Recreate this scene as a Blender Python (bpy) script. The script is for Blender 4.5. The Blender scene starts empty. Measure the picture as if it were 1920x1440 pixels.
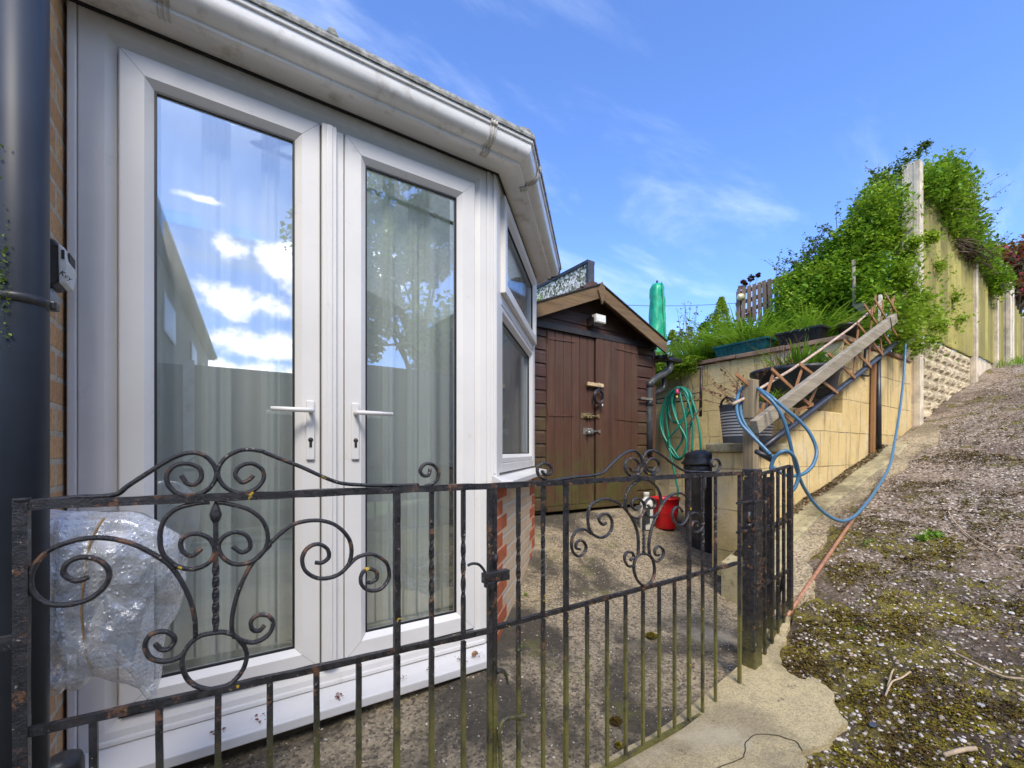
import bpy, math, random
import numpy as np
from mathutils import Vector, Matrix
R = math.radians
random.seed(7); RNG = np.random.default_rng(11)
scene = bpy.context.scene
COL = scene.collection

# ---------------------------------------------------------------- camera
# X runs along the conservatory doors / gate (away to the right), Y is the depth behind the gate, eye at z = 1.0
F, HX, HY, EZ = 830.0, 960.0, 848.0, 1.0
cam_d = bpy.data.cameras.new("camera"); cam = bpy.data.objects.new("camera", cam_d); COL.objects.link(cam)
cam.location = (0, 0, EZ); cam.rotation_euler = (R(90), 0, R(-33.8))
cam_d.sensor_width = 36; cam_d.lens = F / 1920 * 36; cam_d.shift_y = (HY - 720) / 1920
cam_d.clip_start = 0.02; cam_d.clip_end = 3000
scene.camera = cam

# ---------------------------------------------------------------- exposure
scene.view_settings.view_transform = 'Standard'; scene.view_settings.look = 'None'
scene.view_settings.gamma = 1; scene.view_settings.exposure = 1.08

# ---------------------------------------------------------------- sun and sky
SUN_EL, SUN_AZ = 47.0, 247.0            # azimuth measured from +X counter-clockwise: light comes from behind left
sd = bpy.data.lights.new("sun", 'SUN'); sun = bpy.data.objects.new("sun", sd); COL.objects.link(sun)
sd.energy = 2.1; sd.angle = R(22.0); sd.color = (1.0, 0.92, 0.79)
to_sun = Vector((math.cos(R(SUN_EL)) * math.cos(R(SUN_AZ)), math.cos(R(SUN_EL)) * math.sin(R(SUN_AZ)), math.sin(R(SUN_EL))))
sun.rotation_euler = to_sun.to_track_quat('Z', 'Y').to_euler()

world = bpy.data.worlds.new("World"); scene.world = world; world.use_nodes = True
wn = world.node_tree; wn.nodes.clear()
def build_world():
    n = wn.nodes; L = wn.links.new
    def mth(op, a, b=None, clamp=False):
        m = n.new('ShaderNodeMath'); m.operation = op; m.use_clamp = clamp
        for i, x in enumerate((a, b)):
            if x is None: continue
            if isinstance(x, (int, float)): m.inputs[i].default_value = x
            else: L(x, m.inputs[i])
        return m.outputs[0]
    sky = n.new('ShaderNodeTexSky'); sky.sky_type = 'NISHITA'; sky.sun_disc = False
    sky.sun_elevation = R(SUN_EL); sky.sun_rotation = R(90 - SUN_AZ)
    sky.air_density = 1.0; sky.dust_density = 0.35; sky.ozone_density = 2.2
    tint = n.new('ShaderNodeMix'); tint.data_type = 'RGBA'; tint.blend_type = 'MULTIPLY'
    tint.inputs['Factor'].default_value = 1.0
    L(sky.outputs[0], tint.inputs['A']); tint.inputs['B'].default_value = (0.80, 1.0, 1.42, 1)
    geo = n.new('ShaderNodeTexCoord'); sep = n.new('ShaderNodeSeparateXYZ'); L(geo.outputs['Generated'], sep.inputs[0])
    X, Y, Z = sep.outputs
    zc = mth('MAXIMUM', Z, 0.02)
    # wisps: high thin cloud, projected on a plane overhead
    px = mth('DIVIDE', X, mth('ADD', zc, 0.18)); py = mth('DIVIDE', Y, mth('ADD', zc, 0.18))
    cb = n.new('ShaderNodeCombineXYZ'); L(px, cb.inputs[0]); L(py, cb.inputs[1])
    mp = n.new('ShaderNodeMapping'); L(cb.outputs[0], mp.inputs[0])
    mp.inputs['Rotation'].default_value = (0, 0, R(38)); mp.inputs['Scale'].default_value = (0.75, 2.0, 1); mp.inputs['Location'].default_value = (0.35, 0.2, 0)
    nz = n.new('ShaderNodeTexNoise'); nz.inputs['Scale'].default_value = 1.5; nz.inputs['Detail'].default_value = 9; nz.inputs['Roughness'].default_value = 0.58; nz.inputs['Distortion'].default_value = 0.35
    L(mp.outputs[0], nz.inputs['Vector'])
    wr = n.new('ShaderNodeMapRange'); wr.interpolation_type = 'SMOOTHSTEP'
    L(nz.outputs[0], wr.inputs[0]); wr.inputs[1].default_value = 0.48; wr.inputs[2].default_value = 0.80; wr.inputs[3].default_value = 0; wr.inputs[4].default_value = 0.55
    # cumulus banks behind the camera, the small low ones seen in the door glass
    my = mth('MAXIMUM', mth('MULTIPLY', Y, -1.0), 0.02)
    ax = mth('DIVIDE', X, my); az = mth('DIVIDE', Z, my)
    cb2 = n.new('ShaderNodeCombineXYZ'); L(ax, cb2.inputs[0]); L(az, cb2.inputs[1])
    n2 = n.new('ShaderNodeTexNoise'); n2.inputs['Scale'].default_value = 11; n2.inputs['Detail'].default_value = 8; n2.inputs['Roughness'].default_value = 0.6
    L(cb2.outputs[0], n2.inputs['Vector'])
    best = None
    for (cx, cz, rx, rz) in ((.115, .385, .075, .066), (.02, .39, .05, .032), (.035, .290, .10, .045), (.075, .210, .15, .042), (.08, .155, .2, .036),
                             (.30, .42, .16, .05), (.55, .24, .3, .05), (-.35, .4, .2, .07), (-.6, .2, .3, .05), (.9, .55, .35, .16), (.55, .85, .35, .14), (-.7, .75, .4, .2), (-1.5, .6, .6, .3), (1.7, .7, .6, .3), (-1.2, 1.5, .7, .4), (1.2, 1.5, .6, .35), (2.8, 1.4, .9, .6), (-2.8, 1.3, .9, .6), (-.02, .47, .05, .012)):  # wide outer banks: unseen, added as fill light for doors and soffit
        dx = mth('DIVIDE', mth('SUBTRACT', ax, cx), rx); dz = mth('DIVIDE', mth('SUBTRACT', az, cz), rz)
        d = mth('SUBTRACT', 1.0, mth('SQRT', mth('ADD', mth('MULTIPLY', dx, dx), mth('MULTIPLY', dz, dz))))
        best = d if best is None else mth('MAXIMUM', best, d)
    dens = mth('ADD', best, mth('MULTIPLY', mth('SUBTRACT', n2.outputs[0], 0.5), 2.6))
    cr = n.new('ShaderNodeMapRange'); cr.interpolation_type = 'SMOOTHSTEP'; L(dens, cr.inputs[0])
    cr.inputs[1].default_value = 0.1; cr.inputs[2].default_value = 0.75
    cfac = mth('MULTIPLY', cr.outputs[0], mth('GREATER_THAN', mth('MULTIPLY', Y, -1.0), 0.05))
    m1 = n.new('ShaderNodeMix'); m1.data_type = 'RGBA'; L(wr.outputs[0], m1.inputs['Factor']); L(tint.outputs['Result'], m1.inputs['A']); m1.inputs['B'].default_value = (5.2, 5.9, 6.8, 1)
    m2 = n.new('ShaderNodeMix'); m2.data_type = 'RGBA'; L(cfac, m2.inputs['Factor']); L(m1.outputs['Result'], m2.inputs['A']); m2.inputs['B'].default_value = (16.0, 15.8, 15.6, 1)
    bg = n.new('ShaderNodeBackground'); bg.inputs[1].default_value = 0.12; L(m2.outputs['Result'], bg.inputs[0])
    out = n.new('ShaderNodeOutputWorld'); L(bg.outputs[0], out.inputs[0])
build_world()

# ---------------------------------------------------------------- measuring helpers (photo pixel -> point on a real plane)
CD, SD = math.sin(R(56.2)), math.cos(R(56.2))
def ray(px, py):
    t = (px - HX) / F
    return (CD * t + SD, -SD * t + CD, (HY - py) / F)
def pn(px, py, n):                     # on the plane Y = n
    r = ray(px, py); k = n / r[1]; return (r[0] * k, n, EZ + r[2] * k)
def pu(px, py, u):                     # on the plane X = u
    r = ray(px, py); k = u / r[0]; return (u, r[1] * k, EZ + r[2] * k)
def ps(px, py, s):                     # at depth s
    r = ray(px, py); return (r[0] * s, r[1] * s, EZ + r[2] * s)

# ---------------------------------------------------------------- ground shapes
def sstep(a, b, x):
    t = min(1.0, max(0.0, (x - a) / (b - a))); return t * t * (3 - 2 * t)
def softplus(x, k): return k * math.log1p(math.exp(x / k)) if x / k < 30 else x
def gpath(x, y):
    z = 0.28 * (softplus(x - 1.8, 0.15) - softplus(x - 11.0, 0.5))
    return z + 0.012 * math.sin(x * 3.1 + y * 1.7) + 0.008 * math.sin(x * 7.3 - y * 5.1)
def gyard(x, y):
    z = 0.305 * (softplus(y - 1.55, 0.10) - softplus(y - 3.1, 0.10)) - 0.01
    z += 0.06 * sstep(0.2, 1.2, x) * (1 - sstep(1.6, 2.2, y)) * sstep(1.0, 1.7, y)
    z -= 0.02 * sstep(3.6, 5.0, x)
    return z + 0.004 * math.sin(x * 5.1 + y * 3.3)

# ---------------------------------------------------------------- mesh collector
class MB:
    def __init__(s): s.v = []; s.f = []; s.sm = []
    def add(s, vs, fs, smooth=False):
        b = len(s.v); s.v += [tuple(p) for p in vs]
        s.f += [tuple(b + i for i in f) for f in fs]; s.sm += [smooth] * len(fs); return s
    def box(s, lo, hi, jit=0.0):
        (a, b, c), (d, e, g) = lo, hi
        vs = [(a, b, c), (d, b, c), (d, e, c), (a, e, c), (a, b, g), (d, b, g), (d, e, g), (a, e, g)]
        if jit: vs = [tuple(q + random.uniform(-jit, jit) for q in p) for p in vs]
        return s.add(vs, [(0, 3, 2, 1), (4, 5, 6, 7), (0, 1, 5, 4), (1, 2, 6, 5), (2, 3, 7, 6), (3, 0, 4, 7)])
    def fbox(s, O, e, nrm, a0, a1, b0, b1, z0, z1):        # box in a wall frame: along e, outward nrm
        P = lambda a, b, z: (O[0] + e[0] * a + nrm[0] * b, O[1] + e[1] * a + nrm[1] * b, z)
        vs = [P(a0, b0, z0), P(a1, b0, z0), P(a1, b1, z0), P(a0, b1, z0), P(a0, b0, z1), P(a1, b0, z1), P(a1, b1, z1), P(a0, b1, z1)]
        return s.add(vs, [(0, 3, 2, 1), (4, 5, 6, 7), (0, 1, 5, 4), (1, 2, 6, 5), (2, 3, 7, 6), (3, 0, 4, 7)])
    def beam(s, p, q, w, h, up=(0, 0, 1)):                # rectangular bar from p to q
        p, q = Vector(p), Vector(q); d = (q - p).normalized(); up = Vector(up)
        if abs(d.dot(up)) > .99: up = Vector((0, 1, 0))
        a = d.cross(up).normalized() * w / 2; b = a.cross(d).normalized() * h / 2
        vs = [p - a - b, p + a - b, p + a + b, p - a + b, q - a - b, q + a - b, q + a + b, q - a + b]
        return s.add(vs, [(0, 3, 2, 1), (4, 5, 6, 7), (0, 1, 5, 4), (1, 2, 6, 5), (2, 3, 7, 6), (3, 0, 4, 7)])
    def tube(s, pts, r, n=8, closed=False, flat=None, rough=0.0):
        pts = [Vector(p) for p in pts]; N = len(pts); vs = []; fs = []
        rr = r if isinstance(r, (list, tuple)) else [r] * N
        prev = None
        for i, p in enumerate(pts):
            if closed: d = pts[(i + 1) % N] - pts[i - 1]
            else: d = pts[min(i + 1, N - 1)] - pts[max(i - 1, 0)]
            d.normalize()
            if flat is not None:
                b = Vector(flat); a = d.cross(b).normalized()
            else:
                if prev is None:
                    prev = Vector((0, 0, 1)) if abs(d.z) < .9 else Vector((1, 0, 0))
                a = (prev - d * prev.dot(d)).normalized(); b = d.cross(a); prev = a
            q = rr[i]; ra, rb = q if isinstance(q, tuple) else (q, q)
            for k in range(n):
                t = 2 * math.pi * (k + .5) / n; j = 1 + random.uniform(-rough, rough)
                vs.append(p + a * math.cos(t) * ra * j + b * math.sin(t) * rb * j)
        M = N if closed else N - 1
        for i in range(M):
            for k in range(n):
                a0 = i * n + k; a1 = i * n + (k + 1) % n; b0 = ((i + 1) % N) * n + k; b1 = ((i + 1) % N) * n + (k + 1) % n
                fs.append((a0, a1, b1, b0))
        if not closed: fs += [tuple(range(n))[::-1], tuple((N - 1) * n + k for k in range(n))]
        return s.add(vs, fs, n > 4)
    def twist(s, p, q, w, t0, t1, turns, seg=26):         # square bar, twisted between t0 and t1 of its length
        p, q = Vector(p), Vector(q); vs = []; fs = []
        for i in range(seg + 1):
            t = i / seg; ang = R(45) + sstep(0, 1, 0) + 2 * math.pi * turns * min(1, max(0, (t - t0) / (t1 - t0)))
            c = p.lerp(q, t)
            for k in range(4):
                a = ang + k * math.pi / 2; vs.append(c + Vector((math.cos(a), math.sin(a), 0)) * w * .707)
        for i in range(seg):
            for k in range(4): fs.append((i * 4 + k, i * 4 + (k + 1) % 4, i * 4 + 4 + (k + 1) % 4, i * 4 + 4 + k))
        fs += [(3, 2, 1, 0), tuple(seg * 4 + k for k in range(4))]
        return s.add(vs, fs)
    def lathe(s, c, prof, n=24, sx=1.0, sy=1.0, axis='z'):
        vs = []; fs = []
        for (r, z) in prof:
            for k in range(n):
                t = 2 * math.pi * k / n; x, y = r * math.cos(t) * sx, r * math.sin(t) * sy
                vs.append((c[0] + x, c[1] + y, c[2] + z) if axis == 'z' else ((c[0] + x, c[1] + z, c[2] + y) if axis == 'y' else (c[0] + z, c[1] + x, c[2] + y)))
        for i in range(len(prof) - 1):
            for k in range(n): fs.append((i * n + k, i * n + (k + 1) % n, i * n + n + (k + 1) % n, i * n + n + k))
        fs += [tuple(range(n))[::-1], tuple((len(prof) - 1) * n + k for k in range(n))]
        return s.add(vs, fs, True)
    def prism(s, poly, vec):                               # poly: 3-D points, extruded by vec
        n = len(poly); v = Vector(vec); vs = [Vector(p) for p in poly]; vs += [p + v for p in vs]
        fs = [tuple(range(n))[::-1], tuple(range(n, 2 * n))] + [(i, (i + 1) % n, n + (i + 1) % n, n + i) for i in range(n)]
        return s.add(vs, fs)
    def build(s, name, mat, parent=None, bevel=0.0):
        me = bpy.data.meshes.new(name); o = bpy.data.objects.new(name, me); COL.objects.link(o)
        org = ORG.get(parent.name, (0, 0, 0)) if parent else (0, 0, 0)
        me.from_pydata([(v[0] - org[0], v[1] - org[1], v[2] - org[2]) for v in s.v], [], s.f)
        me.materials.append(mat)
        me.polygons.foreach_set('use_smooth', s.sm)
        me.update()
        if parent: o.parent = parent
        ORG[o.name] = org
        if bevel:
            m = o.modifiers.new("bevel", 'BEVEL'); m.width = bevel; m.segments = 2; m.limit_method = 'ANGLE'; m.angle_limit = R(40)
        return o
ORG = {}
def tag(o, label=None, cat=None, group=None, kind=None):
    for k, v in (('label', label), ('category', cat), ('group', group), ('kind', kind)):
        if v: o[k] = v
    return o
def thing(name, label, cat, loc=(0, 0, 0), group=None):
    o = bpy.data.objects.new(name, None); COL.objects.link(o); o.location = loc; o.empty_display_size = .1
    ORG[o.name] = tuple(loc); return tag(o, label, cat, group)
def raw(name, verts, faces_n, mat, parent=None, smooth=False, k=4):     # fast numpy mesh, every face has k corners in order
    me = bpy.data.meshes.new(name); nv = len(verts); nf = nv // k
    org = ORG.get(parent.name, (0, 0, 0)) if parent else (0, 0, 0)
    v = (np.asarray(verts, dtype=np.float32) - np.array(org, dtype=np.float32)).ravel()
    me.vertices.add(nv); me.vertices.foreach_set('co', v)
    me.loops.add(nf * k); me.loops.foreach_set('vertex_index', np.arange(nf * k, dtype=np.int32))
    me.polygons.add(nf); me.polygons.foreach_set('loop_start', np.arange(0, nf * k, k, dtype=np.int32))
    me.update(calc_edges=True); me.materials.append(mat)
    o = bpy.data.objects.new(name, me); COL.objects.link(o)
    if parent: o.parent = parent
    ORG[o.name] = org; return o
def spline(pts, sub=6, closed=False):
    P = [Vector(p) for p in pts]; out = []; n = len(P)
    for i in range(n if closed else n - 1):
        p1, p2 = P[i], P[(i + 1) % n]
        p0 = P[i - 1] if (i > 0 or closed) else p1; p3 = P[(i + 2) % n] if (i + 2 < n or closed) else p2
        for k in range(sub):
            t = k / sub
            out.append(.5 * ((2 * p1) + (p2 - p0) * t + (2 * p0 - 5 * p1 + 4 * p2 - p3) * t * t + (3 * p1 - p0 - 3 * p2 + p3) * t ** 3))
    if not closed: out.append(P[-1])
    return out
# ---------------------------------------------------------------- materials
class NB:
    def __init__(s, name):
        s.m = bpy.data.materials.new(name); s.m.use_nodes = True; s.t = s.m.node_tree; s.n = s.t.nodes; s.n.clear()
        s.out = s.n.new('ShaderNodeOutputMaterial'); s.p = s.n.new('ShaderNodeBsdfPrincipled'); s.L(s.p.outputs[0], s.out.inputs[0])
        g = s.n.new('ShaderNodeNewGeometry'); s.pos = g.outputs['Position']; s.geo = g
    def L(s, a, b): s.t.links.new(a, b)
    def put(s, x, inp):
        if isinstance(x, (int, float)): inp.default_value = x
        elif isinstance(x, tuple): inp.default_value = x if len(x) == 4 or inp.type == 'VECTOR' else (*x, 1)
        else: s.L(x, inp)
    def math(s, op, a, b=0.0, clamp=False):
        m = s.n.new('ShaderNodeMath'); m.operation = op; m.use_clamp = clamp; s.put(a, m.inputs[0]); s.put(b, m.inputs[1]); return m.outputs[0]
    def map(s, sc, loc=(0, 0, 0), vec=None):
        m = s.n.new('ShaderNodeMapping'); s.L(vec or s.pos, m.inputs[0]); m.inputs['Scale'].default_value = sc; m.inputs['Location'].default_value = loc; return m.outputs[0]
    def noise(s, scale, detail=6, rough=.55, vec=None, dist=0.0, col=False):
        m = s.n.new('ShaderNodeTexNoise'); s.L(vec or s.pos, m.inputs['Vector']); m.inputs['Scale'].default_value = scale
        m.inputs['Detail'].default_value = detail; m.inputs['Roughness'].default_value = rough; m.inputs['Distortion'].default_value = dist
        return m.outputs[1 if col else 0]
    def vor(s, scale, vec=None, feat='F1', out='Distance', rand=1.0):
        m = s.n.new('ShaderNodeTexVoronoi'); m.feature = feat; s.L(vec or s.pos, m.inputs['Vector']); m.inputs['Scale'].default_value = scale
        m.inputs['Randomness'].default_value = rand; return m.outputs[out]
    def rng(s, x, a, b, c=0.0, d=1.0, smooth=True):
        m = s.n.new('ShaderNodeMapRange'); m.interpolation_type = 'SMOOTHSTEP' if smooth else 'LINEAR'
        s.L(x, m.inputs[0])
        for i, q in enumerate((a, b, c, d)): m.inputs[i + 1].default_value = q
        return m.outputs[0]
    def ramp(s, x, stops, const=False):
        m = s.n.new('ShaderNodeValToRGB'); s.L(x, m.inputs[0]); e = m.color_ramp.elements
        if const: m.color_ramp.interpolation = 'CONSTANT'
        while len(e) > 1: e.remove(e[-1])
        e[0].position = stops[0][0]; e[0].color = (*stops[0][1], 1)
        for p, c in stops[1:]:
            q = e.new(p); q.color = (*c, 1)
        return m.outputs[0]
    def mix(s, f, a, b, mode='MIX'):
        m = s.n.new('ShaderNodeMix'); m.data_type = 'RGBA'; m.blend_type = mode
        s.put(f, m.inputs['Factor']); s.put(a, m.inputs['A']); s.put(b, m.inputs['B']); return m.outputs['Result']
    def bump(s, h, strength=.4, dist=.01, prev=None):
        m = s.n.new('ShaderNodeBump'); s.L(h, m.inputs['Height']); m.inputs['Strength'].default_value = strength; m.inputs['Distance'].default_value = dist
        if prev is not None: s.L(prev, m.inputs['Normal'])
        return m.outputs[0]
    def sep(s, v=None):
        m = s.n.new('ShaderNodeSeparateXYZ'); s.L(v or s.pos, m.inputs[0]); return m.outputs
    def comb(s, x, y, z=0.0):
        m = s.n.new('ShaderNodeCombineXYZ')
        for i, q in enumerate((x, y, z)): s.put(q, m.inputs[i])
        return m.outputs[0]
    def island(s): return s.geo.outputs['Random Per Island']
    def fin(s, col, rough=.6, normal=None, metal=0.0, spec=None, **kw):
        s.put(col, s.p.inputs['Base Color']); s.put(rough, s.p.inputs['Roughness']); s.put(metal, s.p.inputs['Metallic'])
        if normal is not None: s.L(normal, s.p.inputs['Normal'])
        if spec is not None: s.p.inputs['Specular IOR Level'].default_value = spec
        for k, v in kw.items(): s.p.inputs[k].default_value = v
        return s.m

def plain(name, col, rough=.5, var=.12, scale=8, bump=0.0, bscale=60, metal=0.0, dirt=None, dscale=5, spec=None):
    b = NB(name); n = b.noise(scale, 5)
    c = b.mix(b.rng(n, .3, .7), tuple(q * (1 - var) for q in col), tuple(min(1, q * (1 + var)) for q in col))
    if dirt: c = b.mix(b.rng(b.noise(dscale, 9, .65), .52, .72, 0, .8), c, dirt)
    nm = b.bump(b.noise(bscale, 4), bump, .004) if bump else None
    return b.fin(c, rough, nm, metal, spec)

def wall_vec(b):                           # in-plane coordinates on any vertical wall
    x, y, z = b.sep(); nx, ny, nz = b.sep(b.geo.outputs['True Normal'])
    ax = b.math('ABSOLUTE', nx); use_y = b.math('GREATER_THAN', ax, .9)
    diag = b.math('MULTIPLY', b.math('LESS_THAN', ax, .9), b.math('GREATER_THAN', ax, .5))
    k = b.math('ADD', 1.0, b.math('MULTIPLY', diag, .4142))
    h = b.math('ADD', b.math('MULTIPLY', b.math('MULTIPLY', x, k), b.math('SUBTRACT', 1.0, use_y)), b.math('MULTIPLY', y, use_y))
    return h, z, nz

def mat_brick(name, c1, c2, mortar, bw=.225, bh=.075, m=.01, off=(0, 0), stain=.2, bump=.6, speck=.3, tan=None):
    b = NB(name); h, z, nz = wall_vec(b)
    v = b.comb(b.math('ADD', h, off[0]), b.math('ADD', z, off[1]))
    t = b.n.new('ShaderNodeTexBrick'); b.L(v, t.inputs['Vector'])
    t.inputs['Scale'].default_value = 1; t.inputs['Mortar Size'].default_value = m; t.inputs['Mortar Smooth'].default_value = .3
    t.inputs['Brick Width'].default_value = bw; t.inputs['Row Height'].default_value = bh; t.inputs['Bias'].default_value = 0
    t.inputs['Color1'].default_value = (*c1, 1); t.inputs['Color2'].default_value = (*c2, 1); t.inputs['Mortar'].default_value = (*mortar, 1)
    c = t.outputs['Color']
    c = b.mix(b.rng(b.noise(70, 4, .7), .4, .75, 0, speck), c, tuple(q * .35 for q in c1))
    c = b.mix(b.rng(b.noise(3.0, 8, .65), .5, .75, 0, stain), c, tuple(q * .4 for q in c1))
    inv = b.math('SUBTRACT', 1.0, t.outputs['Fac'])
    nm = b.bump(inv, bump, .006); nm = b.bump(b.noise(120, 4, .7), .35, .003, nm)
    return b.fin(c, .88, nm)

def mat_block(name):                       # tan painted blockwork with stains, moss at the foot and weeping marks below the coping
    b = NB(name); h, z, nz = wall_vec(b)
    v = b.comb(b.math('ADD', h, b.math('MULTIPLY', b.noise(2.0, 2), .03)), b.math('ADD', b.math('ADD', z, -.03), b.math('MULTIPLY', b.noise(1.7, 2), .035)))
    t = b.n.new('ShaderNodeTexBrick'); b.L(v, t.inputs['Vector'])
    t.inputs['Scale'].default_value = 1; t.inputs['Mortar Size'].default_value = .0045; t.inputs['Mortar Smooth'].default_value = .4
    t.inputs['Brick Width'].default_value = .52; t.inputs['Row Height'].default_value = .29; t.inputs['Bias'].default_value = -.2; t.offset_frequency = 2; t.offset = .37
    t.inputs['Color1'].default_value = (.60, .43, .18, 1); t.inputs['Color2'].default_value = (.68, .50, .22, 1); t.inputs['Mortar'].default_value = (.22, .15, .09, 1)
    seam = b.rng(b.noise(7, 5, .7), .42, .62)
    c = b.mix(b.math('MULTIPLY', t.outputs['Fac'], b.math('SUBTRACT', 1.0, b.math('MULTIPLY', seam, .8))), b.mix(b.noise(1.5, 3), (.60, .43, .17), (.74, .57, .27)), (.24, .17, .1))
    c = b.mix(b.rng(b.noise(5, 9, .7), .5, .7, 0, .45), c, (.46, .32, .14))
    c = b.mix(b.rng(b.noise(2.2, 9, .6), .55, .72, 0, .5), c, (.80, .68, .42))
    runs = b.noise(3.0, 6, .6, vec=b.map((5.0, 5.0, .55)))
    c = b.mix(b.rng(runs, .52, .68, 0, .7), c, (.27, .20, .11)); c = b.mix(b.math('MULTIPLY', b.rng(b.noise(1.3, 7, .6), .48, .66, 0, .6), .9), c, (.74, .64, .44)); c = b.mix(b.math('MULTIPLY', b.rng(z, .75, .05), b.rng(b.noise(4, 8, .7), .38, .6, 0, .7)), c, (.22, .19, .07))
    spots = b.rng(b.noise(9, 9, .72), .63, .72, 0, .85); c = b.mix(spots, c, (.12, .10, .05))
    c = b.mix(b.rng(b.noise(2.6, 8, .7), .60, .74, 0, .6), c, (.20, .21, .06))
    hgt = b.math('ADD', b.math('MULTIPLY', b.math('SUBTRACT', 1.0, t.outputs['Fac']), .6), b.math('MULTIPLY', b.noise(38, 6, .65), .5))
    nm = b.bump(hgt, .9, .012); nm = b.bump(b.noise(7, 5), .4, .02, nm)
    return b.fin(c, .9, nm)

def mat_concrete(name, base=(.40, .34, .25), dark=(.10, .085, .06), agg=True, stain=.75, moss=.6, mscale=1.3, cs=105, ca=1.0):
    b = NB(name)
    big = b.noise(1.6, 9, .62, dist=.4); mid = b.noise(7, 8, .65)
    c = b.mix(mid, tuple(q * .75 for q in base), tuple(min(1, q * 1.3) for q in base))
    if agg:
        cell = b.vor(cs, out='Color'); sx = b.sep(cell)[0]
        c = b.mix(b.rng(sx, .5, .9, 0, .85 * ca), c, tuple(min(1, q * 1.55) for q in base))
        c = b.mix(b.rng(sx, .38, .1, 0, .75 * ca), c, tuple(q * .30 for q in base))
    c = b.mix(b.rng(big, .44, .58, 0, stain), c, dark); c = b.mix(b.rng(b.noise(26, 8, .75), .50, .62, 0, stain * .6), c, dark)
    c = b.mix(b.rng(b.noise(.8 * mscale, 8, .6), .56, .70, 0, .8), c, (.50, .42, .28))
    mo = b.rng(b.noise(2.1 * mscale, 10, .7), .56, .68, 0, moss); c = b.mix(mo, c, (.12, .12, .02))
    c = b.mix(b.rng(b.noise(16, 6, .7), .63, .7, 0, .8), c, (.06, .05, .03))
    crk = b.vor(1.3, vec=None, feat='DISTANCE_TO_EDGE'); 
    hgt = b.math('ADD', b.math('MULTIPLY', b.vor(cs), -.6 * ca), b.math('MULTIPLY', b.noise(70, 8, .75), 1.0))
    nm = b.bump(hgt, .55, .006); nm = b.bump(b.noise(4, 5), .4, .02, nm)
    return b.fin(c, .9, nm)

def mat_path():
    b = NB("mossy_path"); 
    v = b.vor(48, out='Color'); s1 = b.sep(v)[0]; d1 = b.vor(48)
    v2 = b.vor(105, out='Color'); s2 = b.sep(v2)[1]
    c = b.mix(s2, (.09, .060, .036), (.50, .39, .28))
    peb = b.ramp(s1, [(0, (.04, .03, .022)), (.25, (.14, .10, .07)), (.52, (.32, .25, .18)), (.78, (.52, .43, .33)), (.93, (.78, .70, .60))], True)
    c = b.mix(b.rng(d1, .52, .36), c, peb)
    c = b.mix(b.rng(b.noise(2.3, 8, .65), .42, .62, 0, .5), c, (.34, .24, .15)); c = b.mix(b.rng(b.noise(1.4, 9, .7), .47, .60, 0, .65), c, (.10, .065, .038)); c = b.mix(b.rng(b.noise(11, 7, .7), .56, .66, 0, .6), c, (.07, .048, .03))
    x, y, z = b.sep()
    near = b.rng(x, 4.6, 1.5, 0, 1)                                   # the wet low end of the path is mossier than the top
    c = b.mix(b.math('MULTIPLY', near, b.rng(b.noise(2.6, 9, .7), .34, .54, .25, .95)), c, (.050, .032, .016))
    m1 = b.noise(3.0, 12, .72, dist=.5)
    th = b.math('SUBTRACT', m1, b.math('MULTIPLY', b.math('SUBTRACT', 1.0, near), .11))
    moss = b.math('MULTIPLY', b.rng(th, .43, .475), b.rng(b.noise(34, 6, .7), .34, .52))
    mc = b.mix(b.rng(b.noise(5, 8, .7), .40, .60), (.060, .032, .008), (.16, .12, .008))
    mc = b.mix(b.rng(b.noise(150, 3, .7), .35, .7, 0, .7), mc, (.36, .31, .02))
    c = b.mix(b.math('MULTIPLY', moss, .93), c, mc)
    c = b.mix(b.rng(b.noise(1.1, 9, .65), .62, .72, 0, .5), c, (.42, .39, .35))
    hgt = b.math('ADD', b.math('MULTIPLY', d1, -1.0), b.math('ADD', b.math('MULTIPLY', moss, .9), b.math('MULTIPLY', b.noise(60, 6, .75), .8)))
    nm = b.bump(hgt, .9, .012)
    return b.fin(c, .88, nm)

def mat_leaf(name, cols, trans=.35, rough=.5, pscale=2.5):
    b = NB(name); isl = b.island()
    st = [(i / (len(cols) - 1), c) for i, c in enumerate(cols)]
    f = b.math('ADD', b.math('MULTIPLY', isl, .65), b.math('MULTIPLY', b.rng(b.noise(pscale, 3), .3, .7), .35))
    c = b.ramp(f, st)
    b.fin(c, rough, spec=.35)
    tr = b.n.new('ShaderNodeBsdfTranslucent'); b.put(b.mix(.5, c, (.22, .30, .02)), tr.inputs[0])
    mx = b.n.new('ShaderNodeMixShader'); mx.inputs[0].default_value = trans
    b.L(b.p.outputs[0], mx.inputs[1]); b.L(tr.outputs[0], mx.inputs[2]); b.L(mx.outputs[0], b.out.inputs[0])
    return b.m

def mat_iron(name="painted_iron", za=.52, zb=.28, amt=.85):
    b = NB(name); n1 = b.noise(45, 8, .7); 
    c = b.mix(b.rng(n1, .35, .7), (.010, .010, .012), (.035, .032, .034))
    c = b.mix(b.rng(b.noise(28, 9, .75), .56, .62, 0, .9), c, (.19, .09, .045))
    c = b.mix(b.rng(b.noise(75, 6, .75), .615, .665, 0, .85), c, (.46, .41, .33))
    x, y, z = b.sep()
    c = b.mix(b.math('MULTIPLY', b.rng(z, za, zb), b.rng(b.noise(9, 7, .7), .30, .55, 0, amt)), c, (.17, .16, .035))     # algae on the lower bars
    c = b.mix(b.rng(b.noise(21, 3, .6), .705, .73, 0, 1), c, (.55, .36, .02))
    nm = b.bump(b.noise(90, 7, .75), .8, .004); nm = b.bump(b.noise(300, 2), .3, .001, nm)
    return b.fin(c, b.rng(n1, .3, .7, .22, .5), nm, spec=.6)

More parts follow.
